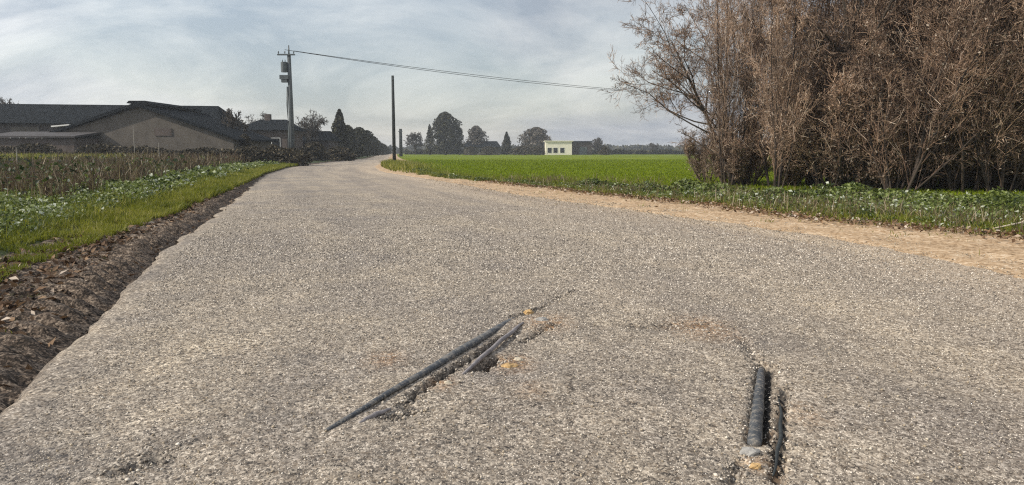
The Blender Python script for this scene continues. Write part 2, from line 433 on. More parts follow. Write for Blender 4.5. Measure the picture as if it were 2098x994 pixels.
STAINS = [(at(90, 950), 0.26, 1.0), (at(545, 840), 0.14, 0.8), (at(620, 725), 0.2, 0.8), (at(1360, 670), 0.2, 1.0), (at(1530, 690), 0.22, 0.8), (at(1700, 700), 0.3, .6),
          (at(1420, 780), 0.25, 0.6), (at(1490, 960), 0.15, 0.7), (at(1250, 660), 0.4, 0.5), (at(290, 945), 0.14, 0.8), (at(820, 840), 0.1, 1.0), (at(1900, 800), .3, .5),
          (at(1090, 625), 0.25, 0.7), (at(150, 780), 0.25, 0.4), (at(960, 950), 0.25, 0.4)]
CLAYS = [(at(1050, 745), 0.11, 1.0), (at(790, 735), 0.12, 0.7), (at(1440, 672), 0.22, 0.8), (at(1120, 660), 0.17, 0.8), (at(1555, 880), 0.05, 1.0), (at(1650, 850), 0.12, 0.4),
         (at(1560, 950), 0.08, 0.6), (at(905, 785), 0.07, 0.8), (at(1090, 800), 0.1, .4)]


def road_h(X, Y, u):
    z = 0.012 * fbm(X, Y, 0.7, 3) + 0.004 * fbm(X, Y, 5, 3, 4.0)
    z -= 0.035 * np.clip(1 - (u * (X[:, -1] - X[:, 0])[:, None]) / 0.10, 0, 1) ** 2
    for a, b, w, d in GROOVES:
        ds = dist_seg(X, Y, a, b) + 0.012 * np.sin(X * 61 + Y * 37)
        z -= d * np.clip(1.35 * (1 - ds / w), 0, 1)
    for (c, s, a) in STAINS:
        z -= 0.012 * a * np.exp(-((X - c[0]) ** 2 + (Y - c[1]) ** 2) / (s * s))
    return z


def blob_attr(L):
    def f(X, Y):
        r = np.zeros_like(X)
        for (c, s, a) in L:
            r = np.maximum(r, a * np.exp(-((X - c[0]) ** 2 + ((Y - c[1]) / 1.6) ** 2) / (s * s)))
        return r
    return f


def groove_shade_attr(X, Y):
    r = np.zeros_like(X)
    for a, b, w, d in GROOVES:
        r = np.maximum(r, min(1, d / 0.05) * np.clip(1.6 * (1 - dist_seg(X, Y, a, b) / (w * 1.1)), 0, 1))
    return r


ys = np.concatenate([np.arange(-12, 2.0, 0.3), stations(2.0, 430, 0.02, 0.0062)])
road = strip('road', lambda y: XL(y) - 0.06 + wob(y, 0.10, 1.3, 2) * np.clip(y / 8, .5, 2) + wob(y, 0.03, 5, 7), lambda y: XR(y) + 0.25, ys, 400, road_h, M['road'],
      {'edge': lambda X, Y: XR(Y) - X + 0.25, 'edge_left': lambda X, Y: X - X[:, :1], 'stain': blob_attr(STAINS), 'clay': blob_attr(CLAYS), 'groove_shade': groove_shade_attr},
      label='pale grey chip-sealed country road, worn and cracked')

ysm = np.concatenate([np.arange(-12, 2.0, 0.4), stations(2.0, 300, 0.03, 0.0055)])


def dirt_h(X, Y, u):
    w = (X[:, -1:] - X)            # distance from road edge
    prof = np.interp(w, [0, 0.15, 0.3, 0.55, 1.0, 1.6], [-0.05, -0.09, -0.07, 0.03, 0.02, 0.07])
    fade = np.clip(1.2 - Y / 90, 0.35, 1)
    tread = np.clip(np.sin(2 * np.pi * (Y + 0.35 * np.abs(w - 0.85)) / 0.30) * 2.2, -1, 1) * 0.05 * np.clip(1 - (np.abs(w - 0.85) / 0.5) ** 4, 0, 1) * np.clip(0.7 + fbm(X, Y, 1.1, 2, 14.0), 0, 1)
    return prof * fade + tread + 0.03 * fbm(X, Y, 2.2, 4, 1.0) * np.clip(w * 2.2, 0.12, 1) + 0.035 * fbm(X, Y, 9, 4, 3.0) * np.clip(w * 3, 0.1, 1) * fade


strip('dirt_shoulder', lambda y: XL(y) - WD(y) - 0.5, lambda y: XL(y) + 0.22, ysm, 46, dirt_h, M['dirt'], label='brown leaf strewn earth along the left road edge')
ysv = np.concatenate([np.arange(-12, 4.0, 1.0), stations(4.0, 300, 0.15, 0.03)])
strip('grass_verge', lambda y: XL(y) - 60 - y * 1.2, lambda y: XL(y) - WD(y) + wob(y, 0.25, 0.9, 5), ysv, 160,
      lambda X, Y, u: 0.06 + 0.05 * fbm(X, Y, 0.8, 3, 9.0) + 0.10 * np.clip((X[:, -1:] - X) / 1.2, 0, 1) - 0.12 * np.clip(1 - (X[:, -1:] - X) / 0.2, 0, 1), M['verge'])
strip('sand_shoulder', lambda y: XR(y) - 0.35 + wob(y, 0.15, 0.8, 3), lambda y: XS(y) + 0.5, ysm, 50,
      lambda X, Y, u: 0.016 + 0.028 * fbm(X, Y, 1.6, 4, 5.0) * np.clip(u * 4, 0, 1) + 0.006 * fbm(X, Y, 9, 3, 6.0) - 0.03 * np.clip(1 - u * 12, 0, 1) + 0.03 * u, M['sand'],
      label='orange tan sandy shoulder along the right road edge')
strip('field', lambda y: XS(y) + 0.15 + wob(y, 0.35, 0.7, 8) + wob(y, 0.15, 2.6, 3), lambda y: XS(y) + 200 + y * 1.0, np.concatenate([np.arange(-12, 4.0, 1.0), stations(4.0, 330, 0.15, 0.03)]), 160,
      lambda X, Y, u: 0.07 + 0.03 * fbm(X, Y, 0.5, 3, 11.0) - 0.09 * np.clip(1 - (X - X[:, :1]) / 0.5, 0, 1), M['field'], label='flat bright green crop field beyond the road')


# ------------------------------------------------------------------ scattered ground plants (stuff)
def blades(n, pos, z, h, w, lean, tone, name, mat, kind='stuff', parent=None):
    "tapered bent blades: two quads each"
    ang = rng.uniform(0, 2 * np.pi, n); la = rng.uniform(0, 2 * np.pi, n); L = lean * rng.random(n)
    hh = h * rng.uniform(0.45, 1.25, n); ww = w * rng.uniform(0.6, 1.3, n)
    dx, dy = np.cos(ang) * ww / 2, np.sin(ang) * ww / 2; lx, ly = np.cos(la) * L * hh, np.sin(la) * L * hh
    v = np.zeros((n, 6, 3)); x, y = pos[:, 0], pos[:, 1]
    for i, (t, s, k) in enumerate(((0, 1, 0), (0.55, 0.8, 0.35), (1, 0.15, 1))):
        v[:, 2 * i, 0] = x + lx * k - dx * s; v[:, 2 * i, 1] = y + ly * k - dy * s; v[:, 2 * i, 2] = z + hh * t * (1 - 0.25 * k * L)
        v[:, 2 * i + 1, 0] = x + lx * k + dx * s; v[:, 2 * i + 1, 1] = y + ly * k + dy * s; v[:, 2 * i + 1, 2] = v[:, 2 * i, 2]
    b = (np.arange(n) * 6)[:, None]
    f = np.concatenate([b + np.array([0, 1, 3, 2]), b + np.array([2, 3, 5, 4])], 1)
    o = link(name, npmesh(name, v, f, 4, np.repeat(tone, 2)), mat, parent)
    if kind: o['kind'] = kind
    return o


def leaf_quads(c, size, tone, name, mat, up=0.4, aspect=1.6, parent=None, kind=None):
    "small folded leaves (two triangles raised along the midrib) with random attitude"
    n = len(c); nrm = rng.normal(size=(n, 3)); nrm[:, 2] = np.abs(nrm[:, 2]) + up; nrm /= np.linalg.norm(nrm, axis=1)[:, None]
    a = rng.normal(size=(n, 3)); a -= (a * nrm).sum(1)[:, None] * nrm; a /= np.linalg.norm(a, axis=1)[:, None]; b = np.cross(nrm, a)
    s = (size * rng.uniform(0.5, 1.3, n))[:, None]
    v = np.stack([c - a * s * aspect / 2, c + b * s / 2 + nrm * s * 0.2, c + a * s * aspect / 2, c - b * s / 2 + nrm * s * 0.2], 1)
    i = (np.arange(n) * 4)[:, None]
    f = np.concatenate([i + np.array([0, 1, 2]), i + np.array([0, 2, 3])], 1)
    o = link(name, npmesh(name, v, f, 3, np.repeat(tone, 2)), mat, parent)
    if kind: o['kind'] = kind
    return o


def ys_persp(n, y0, y1, p=0.5):
    "more samples near the camera"
    u = rng.random(n); e = 1 - p
    return (y0 ** e + u * (y1 ** e - y0 ** e)) ** (1 / e)


def patchy(x, y, s, seed, th):
    v = fbm(x, y, s, 3, seed)
    return v > th


# left bright grass band
n = 90000; y = ys_persp(n, 5, 60, 0.9); off = rng.gamma(1.5, 0.42, n)
off = off - 0.25; x = XL(y) - WD(y) - off
keep = (rng.random(n) < 1.1 - off * 0.22) & patchy(x, y, 1.7, 3, -0.12)
x, y, off = x[keep], y[keep], off[keep]
tone = np.clip(0.55 + 0.28 * fbm(x, y, 0.6, 3, 2) + rng.normal(0, 0.14, len(x)), 0, 1)
blades(len(x), np.stack([x, y], 1), 0.04 + 0.10 * np.clip(off / 1.2, 0, 1), 0.10 * np.clip(y / 9, 0.9, 2.0), 0.009 * np.clip(y / 8, 1, 5), 0.9, tone, 'verge_grass', M['grass'])
# sparse tufts in the dirt
n = 14000; y = ys_persp(n, 3.5, 30, 0.6); x = XL(y) - 0.3 - WD(y) * rng.beta(2.4, 1.2, n); k = patchy(x, y, 2.2, 8, 0.12); x, y = x[k], y[k]
blades(len(x), np.stack([x, y], 1), 0.0, 0.06, 0.007, 1.0, rng.uniform(0.1, 0.8, len(x)), 'dirt_grass', M['grass'])
# leafy weeds with pale shiny leaves beyond it
n = 95000; y = ys_persp(n, 8, 62, 0.8); off = 0.7 + rng.random(n) ** 0.9 * (2.2 + y * 0.09); x = XL(y) - WD(y) - off
cl = fbm(x, y, 1.1, 4, 21); k = cl + rng.normal(0, 0.15, n) > 0.0 + 0.25 * (off < 2); x, y, cl, off = x[k], y[k], cl[k], off[k]
z = 0.12 + rng.random(len(x)) * (0.10 + 0.40 * np.clip(cl, 0, 1))
tone = np.clip(0.55 + 0.35 * fbm(x, y, 0.8, 2, 5) + rng.normal(0, 0.22, len(x)), 0, 0.93); tone[rng.random(len(x)) < 0.06] = 1.0
leaf_quads(np.stack([x, y, z], 1), 0.042 * np.clip(y / 12, 0.9, 3), tone, 'leafy_weeds', M['leafy'], kind='stuff')
# brown dry weeds farther in, up to the hedge
n = 80000; y = ys_persp(n, 15, 58, 0.3); off = 3.4 + rng.random(n) * (26 + y * .35); x = XL(y) - off
cl = fbm(x, y, 0.35, 4, 33); k = cl > -0.25; x, y, cl, off = x[k], y[k], cl[k], off[k]
blades(len(x), np.stack([x, y], 1), 0.1, 0.32 + 0.4 * np.clip(cl, 0, 1) + 0.010 * y, 0.022 * np.clip(y / 22, 1, 3), 0.7, np.clip(0.42 + rng.normal(0, 0.28, len(x)) + cl * 0.25, 0, 1), 'dry_weeds', M['dry'])
n = 22000; y = ys_persp(n, 15, 56, 0.3); off = 3.8 + rng.random(n) * (26 + y * .35); x = XL(y) - off
cl = fbm(x, y, 0.3, 4, 43); k = cl > -0.1; x, y, cl = x[k], y[k], cl[k]
leaf_quads(np.stack([x, y, 0.12 + rng.random(len(x)) ** 1.5 * (0.5 + 0.5 * np.clip(cl, 0, 1))], 1), 0.10 * np.clip(y / 22, 1, 2), np.clip(rng.normal(0.2, 0.15, len(x)), 0, 0.9), 'low_undergrowth', M['leafy'], kind='stuff')
n = 16000; y = rng.uniform(44, 57, n); x = -rng.uniform(27, 48, n)
blades(n, np.stack([x, y], 1), 0.1, 0.85, 0.07, 0.7, np.clip(rng.normal(0.6, 0.2, n), 0, 1), 'rough_meadow', M['grass'])
n = 40000; y = ys_persp(n, 8, 50, 0.8); off = 0.6 + rng.random(n) * 5; x = XL(y) - WD(y) - off
k = patchy(x, y, 1.0, 15, 0.02); x, y = x[k], y[k]; n = len(x)
blades(n, np.stack([x, y], 1), 0.12, 0.2, 0.010 * np.clip(y / 8, 1, 4), 1.0, np.clip(rng.normal(0.4, 0.2, n), 0, 1), 'weed_grass', M['grass'])
# dead leaves on the dirt shoulder
n = 4200; y = ys_persp(n, 2.2, 26, 0.75); x = XL(y) - 0.12 - rng.beta(1.5, 1.5, n) * (WD(y) + 0.15)
w = XL(y) - x
leaf_quads(np.stack([x, y, np.interp(w, [0, 0.15, 0.3, 0.55, 1.0, 1.6], [-0.04, -0.07, -0.05, 0.04, 0.04, 0.09]) + rng.uniform(0, 0.045, n)], 1), 0.042, np.clip(rng.normal(0.45, 0.28, n), 0, 1), 'fallen_leaves', M['litter'], up=0.9, aspect=2.2, kind='stuff')
# right green strip of nettles and ivy in front of the thicket
n = 210000; y = ys_persp(n, 7, 45, 0.3); off = rng.random(n) ** 0.85
wd = np.interp(y, [7, 14, 19, 23, 26, 30, 45], [10, 7.5, 5.5, 2.4, .6, .2, .1]); x = XS(y) + 0.1 + wob(y, 0.6, 0.8, 12) + off * wd
cl = fbm(x, y, 1.0, 4, 51); k = (cl + rng.normal(0, .12, n) > -0.12) & ~((off < 0.08) & (rng.random(n) < 0.5)); x, y, cl, off = x[k], y[k], cl[k], off[k]
z = 0.05 + rng.random(len(x)) * (0.06 + 0.34 * np.clip(off * 2.0, 0, 1) * (0.3 + np.clip(cl, -.2, 1))) * np.interp(y, [14, 22, 26], [1, .7, .3])
tone = np.clip(0.5 + 0.3 * fbm(x, y, 0.6, 2, 77) + rng.normal(0, 0.22, len(x)), 0, 0.93); tone[rng.random(len(x)) < np.where(off < 0.5, 0.09, 0.02)] = 1.0
leaf_quads(np.stack([x, y, z], 1), 0.048 * np.clip(y / 14, 0.8, 2), tone, 'nettle_bank', M['leafy'], kind='stuff')
n = 34000; y = ys_persp(n, 7, 55, 0.3); x = XS(y) - .1 + wob(y, 0.6, 0.8, 12) + rng.gamma(1.5, 1.0, n) * np.interp(y, [10, 25, 40], [1.4, 1, .5])
blades(n, np.stack([x, y], 1), 0.03, 0.16, 0.014, 0.9, np.clip(rng.normal(0.5, 0.2, n), 0, 1), 'roadside_grass', M['grass'])
n = 9000; y = ys_persp(n, 7, 30, 0.3); x = XS(y) + wob(y, 0.6, 0.8, 12) + rng.gamma(1.6, 1.6, n); k = patchy(x, y, 0.8, 91, 0.0); x, y = x[k], y[k]; n = len(x)
blades(n, np.stack([x, y], 1), 0.05, 0.3, 0.012, 0.9, np.clip(rng.normal(0.7, 0.2, n), 0, 1), 'dead_stalks', M['dry'])
n = 6000; y = ys_persp(n, 7, 28, 0.3); x = XS(y) + rng.normal(0.1, 0.35, n) + wob(y, 0.6, 0.8, 12)
leaf_quads(np.stack([x, y, 0.06 + 0.05 * rng.random(n)], 1), 0.045, np.clip(rng.normal(0.65, 0.25, n), 0, 1), 'dead_leaf_litter', M['litter'], up=1.0, kind='stuff')
n = 5000; y = ys_persp(n, 6, 34, 0.4); x = XR(y) + .3 + rng.random(n) * (XS(y) - XR(y)); k = patchy(x, y, 1.6, 97, 0.32); x, y = x[k], y[k]; n = len(x)
blades(n, np.stack([x, y], 1), 0.02, 0.07, 0.009, 1.0, np.clip(rng.normal(0.6, 0.25, n), 0, 1), 'shoulder_tufts', M['grass'])
# young crop in the near part of the field
n = 150000; y = ys_persp(n, 19, 95, 0.9); x = XS(y) + 0.8 + rng.random(n) * (8 + y * 0.55)
k = patchy(x, y, 0.4, 61, -0.5); x, y = x[k], y[k]
blades(len(x), np.stack([x, y], 1), 0.06, 0.09 * np.clip(y / 40, 1, 1.5), 0.02 * np.clip(y / 24, 1, 4), 0.9, np.clip(rng.normal(0.5, 0.22, len(x)), 0, 1), 'young_crop', M['crop'])
# mixed tufts round the foot of the right pole
n = 16000; c = np.array([[-11.6, 62.0]]); pos = c + rng.normal(size=(n, 2)) * np.array([1.6, 9.0]); pos[:, 0] += -(pos[:, 1] - 62) * 0.20
k = pos[:, 0] > XR(pos[:, 1]) + 0.3; pos = pos[k]
blades(len(pos), pos, 0.0, 0.42, 0.045, 0.8, np.clip(rng.normal(0.55, 0.3, len(pos)), 0, 1), 'pole_foot_grass', M['grass'])
# loose grit lying along the right-hand edge and here and there on the road
def grit(n, pos, size, name, mat, parent=None):
    base = np.array([(1, 0, 0), (-1, 0, 0), (0, 1, 0), (0, -1, 0), (0, 0, 0.8), (0, 0, -0.8)], float)
    s = (size * rng.uniform(0.4, 1.6, n))[:, None, None]; j = rng.uniform(0.6, 1.4, (n, 6, 3)); a = rng.uniform(0, 6.28, n)
    v = base * j * s; x = v[..., 0] * np.cos(a)[:, None] - v[..., 1] * np.sin(a)[:, None]; y = v[..., 0] * np.sin(a)[:, None] + v[..., 1] * np.cos(a)[:, None]
    v = np.stack([x + pos[:, :1], y + pos[:, 1:2], v[..., 2] + pos[:, 2:3]], -1)
    f = np.array([(0, 2, 4), (2, 1, 4), (1, 3, 4), (3, 0, 4), (2, 0, 5), (1, 2, 5), (3, 1, 5), (0, 3, 5)])
    o = link(name, npmesh(name, v, (np.arange(n) * 6)[:, None, None] + f, 3, np.repeat(rng.random(n), 8)), mat, parent); o['kind'] = 'stuff'


M['grit'] = toned('grit_stones', [(0, (0.14, 0.12, 0.10)), (0.5, (0.34, 0.28, 0.2)), (0.9, (0.5, 0.43, 0.33)), (1, (0.68, 0.64, 0.56))], 0.85)
n = 9000; y = ys_persp(n, 5, 32, 0.7); x = XR(y) + rng.normal(0.1, 0.7, n)
grit(n, np.stack([x, y, np.full(n, 0.018)], 1), 0.007 * np.clip(y / 9, 0.8, 1.6), 'roadside_gravel', M['grit'])
M['clod'] = toned('earth_clods', [(0, (0.02, 0.015, 0.012)), (0.6, (0.10, 0.074, 0.053)), (0.92, (0.26, 0.2, 0.145)), (1, (0.38, 0.32, 0.26))], 0.95)
n = 9000; y = ys_persp(n, 2.2, 40, 0.8); w = rng.beta(1.0, 1.2, n) * (WD(y) + 0.3) - 0.02; x = XL(y) - w + wob(y, 0.05, 4, 9)
grit(n, np.stack([x, y, np.interp(w, [0, 0.15, 0.3, 0.55, 1.0, 1.6], [-0.05, -0.08, -0.06, 0.03, 0.025, 0.07]) + rng.uniform(-.005, .015, n)], 1), np.clip(rng.gamma(2.0, 0.005, n), 0, .022) * np.clip(y / 8, .8, 2), 'soil_clods', M['clod'])
n = 5200; y = ys_persp(n, 2.4, 12, 0.9); x = XL(y) + 0.2 + rng.random(n) * (XR(y) - XL(y))
zz_ = 0.012 * fbm(x, y, 0.7, 3) + 0.003
for a, b, w, d in GROOVES:
    zz_ -= d * np.clip(1.35 * (1 - dist_seg(x, y, a, b) / w), 0, 1)
grit(n, np.stack([x, y, zz_], 1), 0.005, 'road_grit', M['grit'])


def road_z(x, y):
    z = 0.012 * fbm(x, y, 0.7, 3) + 0.004 * fbm(x, y, 5, 3, 4.0)
    for a, b, w, d in GROOVES:
        z = z - d * np.clip(1.35 * (1 - (dist_seg(x, y, a, b) + 0.012 * np.sin(x * 61 + y * 37)) / w), 0, 1)
    for (c, s_, a) in STAINS:
        z = z - 0.012 * a * np.exp(-((x - c[0]) ** 2 + (y - c[1]) ** 2) / (s_ * s_))
    return z


# chippings standing proud of the worn binder, part of the road itself
M['chips'] = toned('road_chippings', [(0, (0.06, 0.053, 0.047)), (0.35, (0.19, 0.166, 0.138)), (0.7, (0.36, 0.315, 0.26)), (0.92, (0.56, 0.5, 0.42)), (1, (0.76, 0.7, 0.61))], 0.8)
n = 330000; y = ys_persp(n, 2.3, 24, 1.3); x = XL(y) + 0.18 + rng.random(n) * (XR(y) - XL(y) - 0.1)
k = (np.abs(x) < y * 0.74 + .3) & (rng.random(n) < np.interp(y, [8, 24], [1, 0])) & (rng.random(n) < np.interp(XR(y) - x, [0, 1.5], [0.05, 1])); x, y = x[k], y[k]; n = len(x)
grit(n, np.stack([x, y, road_z(x, y) - 0.001], 1), 0.0042 * np.clip(y / 4, .9, 2.2), 'chippings', M['chips'], road)
# broken bits of surface lying round the cracks
px_, py_ = [], []
for a, b, w, d in GROOVES:
    t = rng.random(130) ** 0.7; a, b = np.array(a), np.array(b); q = rng.normal(0, w * 1.1, (130, 2)); px_.append(a[0] + (b - a)[0] * t + q[:, 0]); py_.append(a[1] + (b - a)[1] * t + q[:, 1])
x, y = np.concatenate(px_), np.concatenate(py_); n = len(x)
grit(n, np.stack([x, y, road_z(x, y) + .002], 1), rng.uniform(.003, .009, n), 'broken_asphalt', M['chips'])

# ------------------------------------------------------------------ bare trees and shrubs
def norm(a):
    return a / np.maximum(np.linalg.norm(a, axis=-1, keepdims=True), 1e-9)


def grow(stems, levels, up=0.15, r=None):
    """stems: (origin, dir, length, radius) arrays. levels: list of (children per parent, length ratio, angle, segments, tmin)
    returns per level (p0, p1, r0, r1)"""
    r = r or rng
    out = []; P, D, L, Rr = stems; segs0 = 4

    def poly(P, D, L, Rr, S, wander, upb, tip=0.35):
        n = len(P); pts = np.zeros((n, S + 1, 3)); pts[:, 0] = P; d = D.copy()
        for i in range(S):
            d = norm(d + r.normal(0, wander, (n, 3)) + np.array([0, 0, upb]))
            pts[:, i + 1] = pts[:, i] + d * (L / S)[:, None]
        rr = Rr[:, None] * np.linspace(1, tip, S + 1)
        return pts, rr
    pts, rr = poly(P, D, L, Rr, segs0, 0.13, 0.04)
    lv = [(pts, rr, L)]
    for (m, ratio, ang, S, tmin, wan, upb) in levels:
        pts, rr, L = lv[-1]; n, s1, _ = pts.shape
        t = r.uniform(tmin, 0.98, (n, m)) * (s1 - 1); i = np.minimum(t.astype(int), s1 - 2); fr = t - i
        row = np.arange(n)[:, None]
        p = pts[row, i] * (1 - fr)[..., None] + pts[row, i + 1] * fr[..., None]
        pd = norm(pts[row, i + 1] - pts[row, i]); rad = rr[row, i] * (1 - fr) + rr[row, i + 1] * fr
        q = r.normal(size=(n, m, 3)); q -= (q * pd).sum(-1, keepdims=True) * pd; q = norm(q)
        a = ang * r.uniform(0.6, 1.35, (n, m, 1)); d = norm(pd * np.cos(a) + q * np.sin(a) + np.array([0, 0, upb]))
        ll = (L[:, None] * ratio * r.uniform(0.5, 1.25, (n, m)) * (1.15 - 0.5 * t / (s1 - 1)))
        k = n * m
        lv.append((*poly(p.reshape(k, 3), d.reshape(k, 3), ll.reshape(k), (rad * 0.55).reshape(k), S, wan, upb * 0.3), ll.reshape(k)))
    return lv


def seg_mesh(name, lvs, minr, tone_mu=0.5, sides=3, leaves=0, zmin=0.02):
    p0, p1, r0, r1 = [], [], [], []
    for pts, rr, L in lvs:
        p0.append(pts[:, :-1].reshape(-1, 3)); p1.append(pts[:, 1:].reshape(-1, 3)); r0.append(rr[:, :-1].ravel()); r1.append(rr[:, 1:].ravel())
    p0, p1 = np.concatenate(p0), np.concatenate(p1); r0, r1 = np.maximum(np.concatenate(r0), minr), np.maximum(np.concatenate(r1), minr * 0.7)
    k = (p0[:, 2] > zmin) | (p1[:, 2] > zmin); p0, p1, r0, r1 = p0[k], p1[k], r0[k], r1[k]; dk = np.where(r0 > 0.011, 0.45, 1.0)
    n = len(p0); d = norm(p1 - p0); ref = np.where(np.abs(d[:, 2:3]) > 0.9, np.array([[1., 0, 0]]), np.array([[0, 0, 1.]]))
    u = norm(np.cross(d, ref)); w = np.cross(u, d); v = np.zeros((n, 2 * sides, 3))
    for j in range(sides):
        a = 2 * math.pi * j / sides; o = u * math.cos(a) + w * math.sin(a)
        v[:, j] = p0 + o * r0[:, None]; v[:, sides + j] = p1 + o * r1[:, None]
    b = (np.arange(n) * 2 * sides)[:, None]
    f = np.concatenate([b + np.array([j, (j + 1) % sides, sides + (j + 1) % sides, sides + j]) for j in range(sides)], 1)
    return npmesh(name, v, f, 4, np.repeat(np.clip(rng.normal(tone_mu, 0.27, n), 0, 1) * dk, sides)), p1


def leaf_mesh(name, c, size, tone):
    n = len(c); nrm = norm(rng.normal(size=(n, 3))); a = rng.normal(size=(n, 3)); a = norm(a - (a * nrm).sum(1)[:, None] * nrm); b = np.cross(nrm, a)
    s = (size * rng.uniform(0.5, 1.4, n))[:, None]
    v = np.stack([c - a * s * 0.8, c + b * s / 2 + nrm * s * 0.2, c + a * s * 0.8, c - b * s / 2 + nrm * s * 0.2], 1)
    i = (np.arange(n) * 4)[:, None]
    return npmesh(name, v, np.concatenate([i + np.array([0, 1, 2]), i + np.array([0, 2, 3])], 1), 3, np.repeat(tone, 2))


def shrub_variant(h, nst, spread, lv, minr, leafn):
    a = rng.uniform(0, 2 * np.pi, nst); t = rng.uniform(0.05, spread, nst)
    D = norm(np.stack([np.cos(a) * t, np.sin(a) * t, np.ones(nst)], 1)); P = np.stack([np.cos(a) * 0.25, np.sin(a) * 0.25, np.zeros(nst) - 0.15], 1)
    L = h * rng.uniform(0.75, 1.1, nst); lvs = grow((P, D, L, rng.uniform(0.022, 0.05, nst)), lv)
    stems, _ = seg_mesh('stems', lvs[:1], 0.01, 0.22, 6)
    tw, tips = seg_mesh('twigs', lvs[1:], minr, 0.45)
    c = tips[rng.integers(0, len(tips), leafn)] + rng.normal(0, 0.06, (leafn, 3)); c = c[c[:, 2] > 0.05]
    return stems, tw, leaf_mesh('dead_leaves', c, 0.045, np.clip(rng.beta(1.6, 2.2, len(c)), 0, 1))


rng = np.random.default_rng(21)
LV = [(11, 0.42, 0.42, 3, 0.04, 0.14, 0.35), (7, 0.52, 0.55, 2, 0.1, 0.22, 0.1), (6, 0.5, 0.8, 2, 0.15, 0.25, 0.05), (3, 0.55, 0.8, 1, 0.2, 0.2, 0.05)]
VAR = [shrub_variant(hh, ns, spd, LV, 0.005, 4200) for hh, ns, spd in ((6.6, 9, 0.55), (7.4, 8, 0.42), (5.6, 11, 0.7), (7.9, 8, 0.5), (6.2, 10, 0.6))]
for st, tw, lf in VAR:
    st.materials.append(M['stem']); tw.materials.append(M['twig']); lf.materials.append(M['deadleaf'])


def put_shrub(x, y, v, s, rz, label, sz=None, leafy=True, name='bare_shrub', group='bare shrubs of the roadside thicket'):
    e = empty(name, (x, y, 0.05), rz); e.scale = (s, s, sz or s)
    tag(e, label, 'shrub', group)
    for me, nm in zip(VAR[v], ('stems', 'twigs', 'dead_leaves')):
        if nm == 'dead_leaves' and not leafy: continue
        link(nm, me, None, e)
    return e


TH = 'brown leafless shrub tangled among others in the roadside thicket'
put_shrub(7.5, 24.4, 1, 0.5, 0.4, 'outermost brown bare shrub at the left end of the thicket', 0.72, leafy=False)
rr_ = random.Random(5)
spots = []
for row, (y0, xa) in enumerate(((21.4, 7.7), (23.4, 7.2), (25.8, 10.8), (28.6, 11.0))):
    x = xa
    while x < 26:
        if row == 3 and x < 13.5: x += 1.2; continue
        yy = y0 - (x - 9) * 0.28 + rr_.uniform(-0.5, 0.5)
        spots.append((x + rr_.uniform(-0.4, 0.4), yy)); x += rr_.uniform(1.15, 1.6)
for i, (x, y) in enumerate(spots):
    s = rr_.uniform(0.85, 1.12)
    put_shrub(x, y, rr_.choice((1, 3)) if x < 10 else rr_.randrange(5), s * (.52 if x < 9.0 else .75 if x < 10.5 else 1), rr_.uniform(0, 6.28), TH, s * (0.86 if x < 9.0 else .95 if x < 12 else 1.15), leafy=x > 9.6 or i % 3 == 0)


def tree_from(lvs, name, loc, label, cat, group, minr, split=2, tone=0.3, leafn=0, mats=None, tsides=7):
    e = empty(name, loc); tag(e, label, cat, group)
    tm, _ = seg_mesh('trunk', lvs[:split], 0.008, 0.3, tsides); link('trunk', tm, (mats or (M['bark'], M['twig']))[0], e)
    cm_, tips = seg_mesh('crown', lvs[split:], minr, tone); link('crown', cm_, (mats or (M['bark'], M['twig']))[1], e)
    return e, tips


def big_tree(loc, h, lean, r0, label, limbs=10, group=None, forced=None):
    P = np.array([[0, 0, -0.2]]); D = norm(np.array([[lean[0], lean[1], 1.0]])); L = np.array([h]); Rr = np.array([r0])
    lvs = grow((P, D, L, Rr), [(limbs, 0.55, 0.85, 4, 0.22, 0.16, 0.12), (9, 0.5, 0.7, 3, 0.15, 0.2, 0.08), (8, 0.5, 0.75, 2, 0.15, 0.25, 0.05), (6, 0.5, 0.8, 1, 0.15, 0.2, 0.03)])
    return tree_from(lvs, 'bare_tree', loc, label, 'tree', group, 0.0055)


UV_ = [shrub_variant(hh, ns, spd, LV, 0.005, 5000) for hh, ns, spd in ((2.5, 12, 0.9), (3.3, 12, 0.75))]
for st, tw, lf in UV_:
    st.materials.append(M['stem']); tw.materials.append(M['twig']); lf.materials.append(M['deadleaf'])
VAR += UV_
LOW = 'low brown twiggy shrub filling the foot of the roadside thicket'
x = 7.15
while x < 24:
    for row in range(2):
        s = rr_.uniform(0.8, 1.15) * (.6 if x < 9 else 1)
        put_shrub(x + rr_.uniform(-.3, .3), 22.4 + row * 2.2 - (x - 9) * .28 + (1.2 if x < 9 else 0), rr_.choice((5, 6)), s, rr_.uniform(0, 6.28), LOW, group='low shrubs at the foot of the thicket')
    x += 0.8
rng = np.random.default_rng(33)
big_tree((10.6, 21.6, 0), 7.8, (-0.36, 0.1), 0.12, 'bare tree with a dark limb slanting up to the left out of the thicket', 11)
big_tree((11.8, 22.6, 0), 9.6, (0.02, 0.0), 0.15, 'bare tree with a dark upright trunk in the middle of the thicket', 12)
big_tree((7.3, 23.6, 0), 5.6, (-0.17, 0.0), 0.07, 'slender bare tree spreading twigs over the left end of the thicket', 14)
big_tree((8.3, 26.5, 0), 7.2, (-0.18, 0.0), 0.08, 'bare tree with long twigs reaching over the field behind the left end of the thicket', 12)
big_tree((16.6, 20.6, 0), 9.2, (0.05, 0.1), 0.14, 'bare tree with a dark trunk at the far right side of the thicket', 12)

# ------------------------------------------------------------------ far trees
def far_crown(profile, n, leaf, seed_s, mat):
    "leaf clumps through a volume; profile(z in 0..1) -> radius"
    z = rng.random(n) ** 0.85; a = rng.uniform(0, 2 * np.pi, n); r = profile(z) * np.sqrt(rng.random(n))
    x, y = np.cos(a) * r, np.sin(a) * r
    return x, y, z


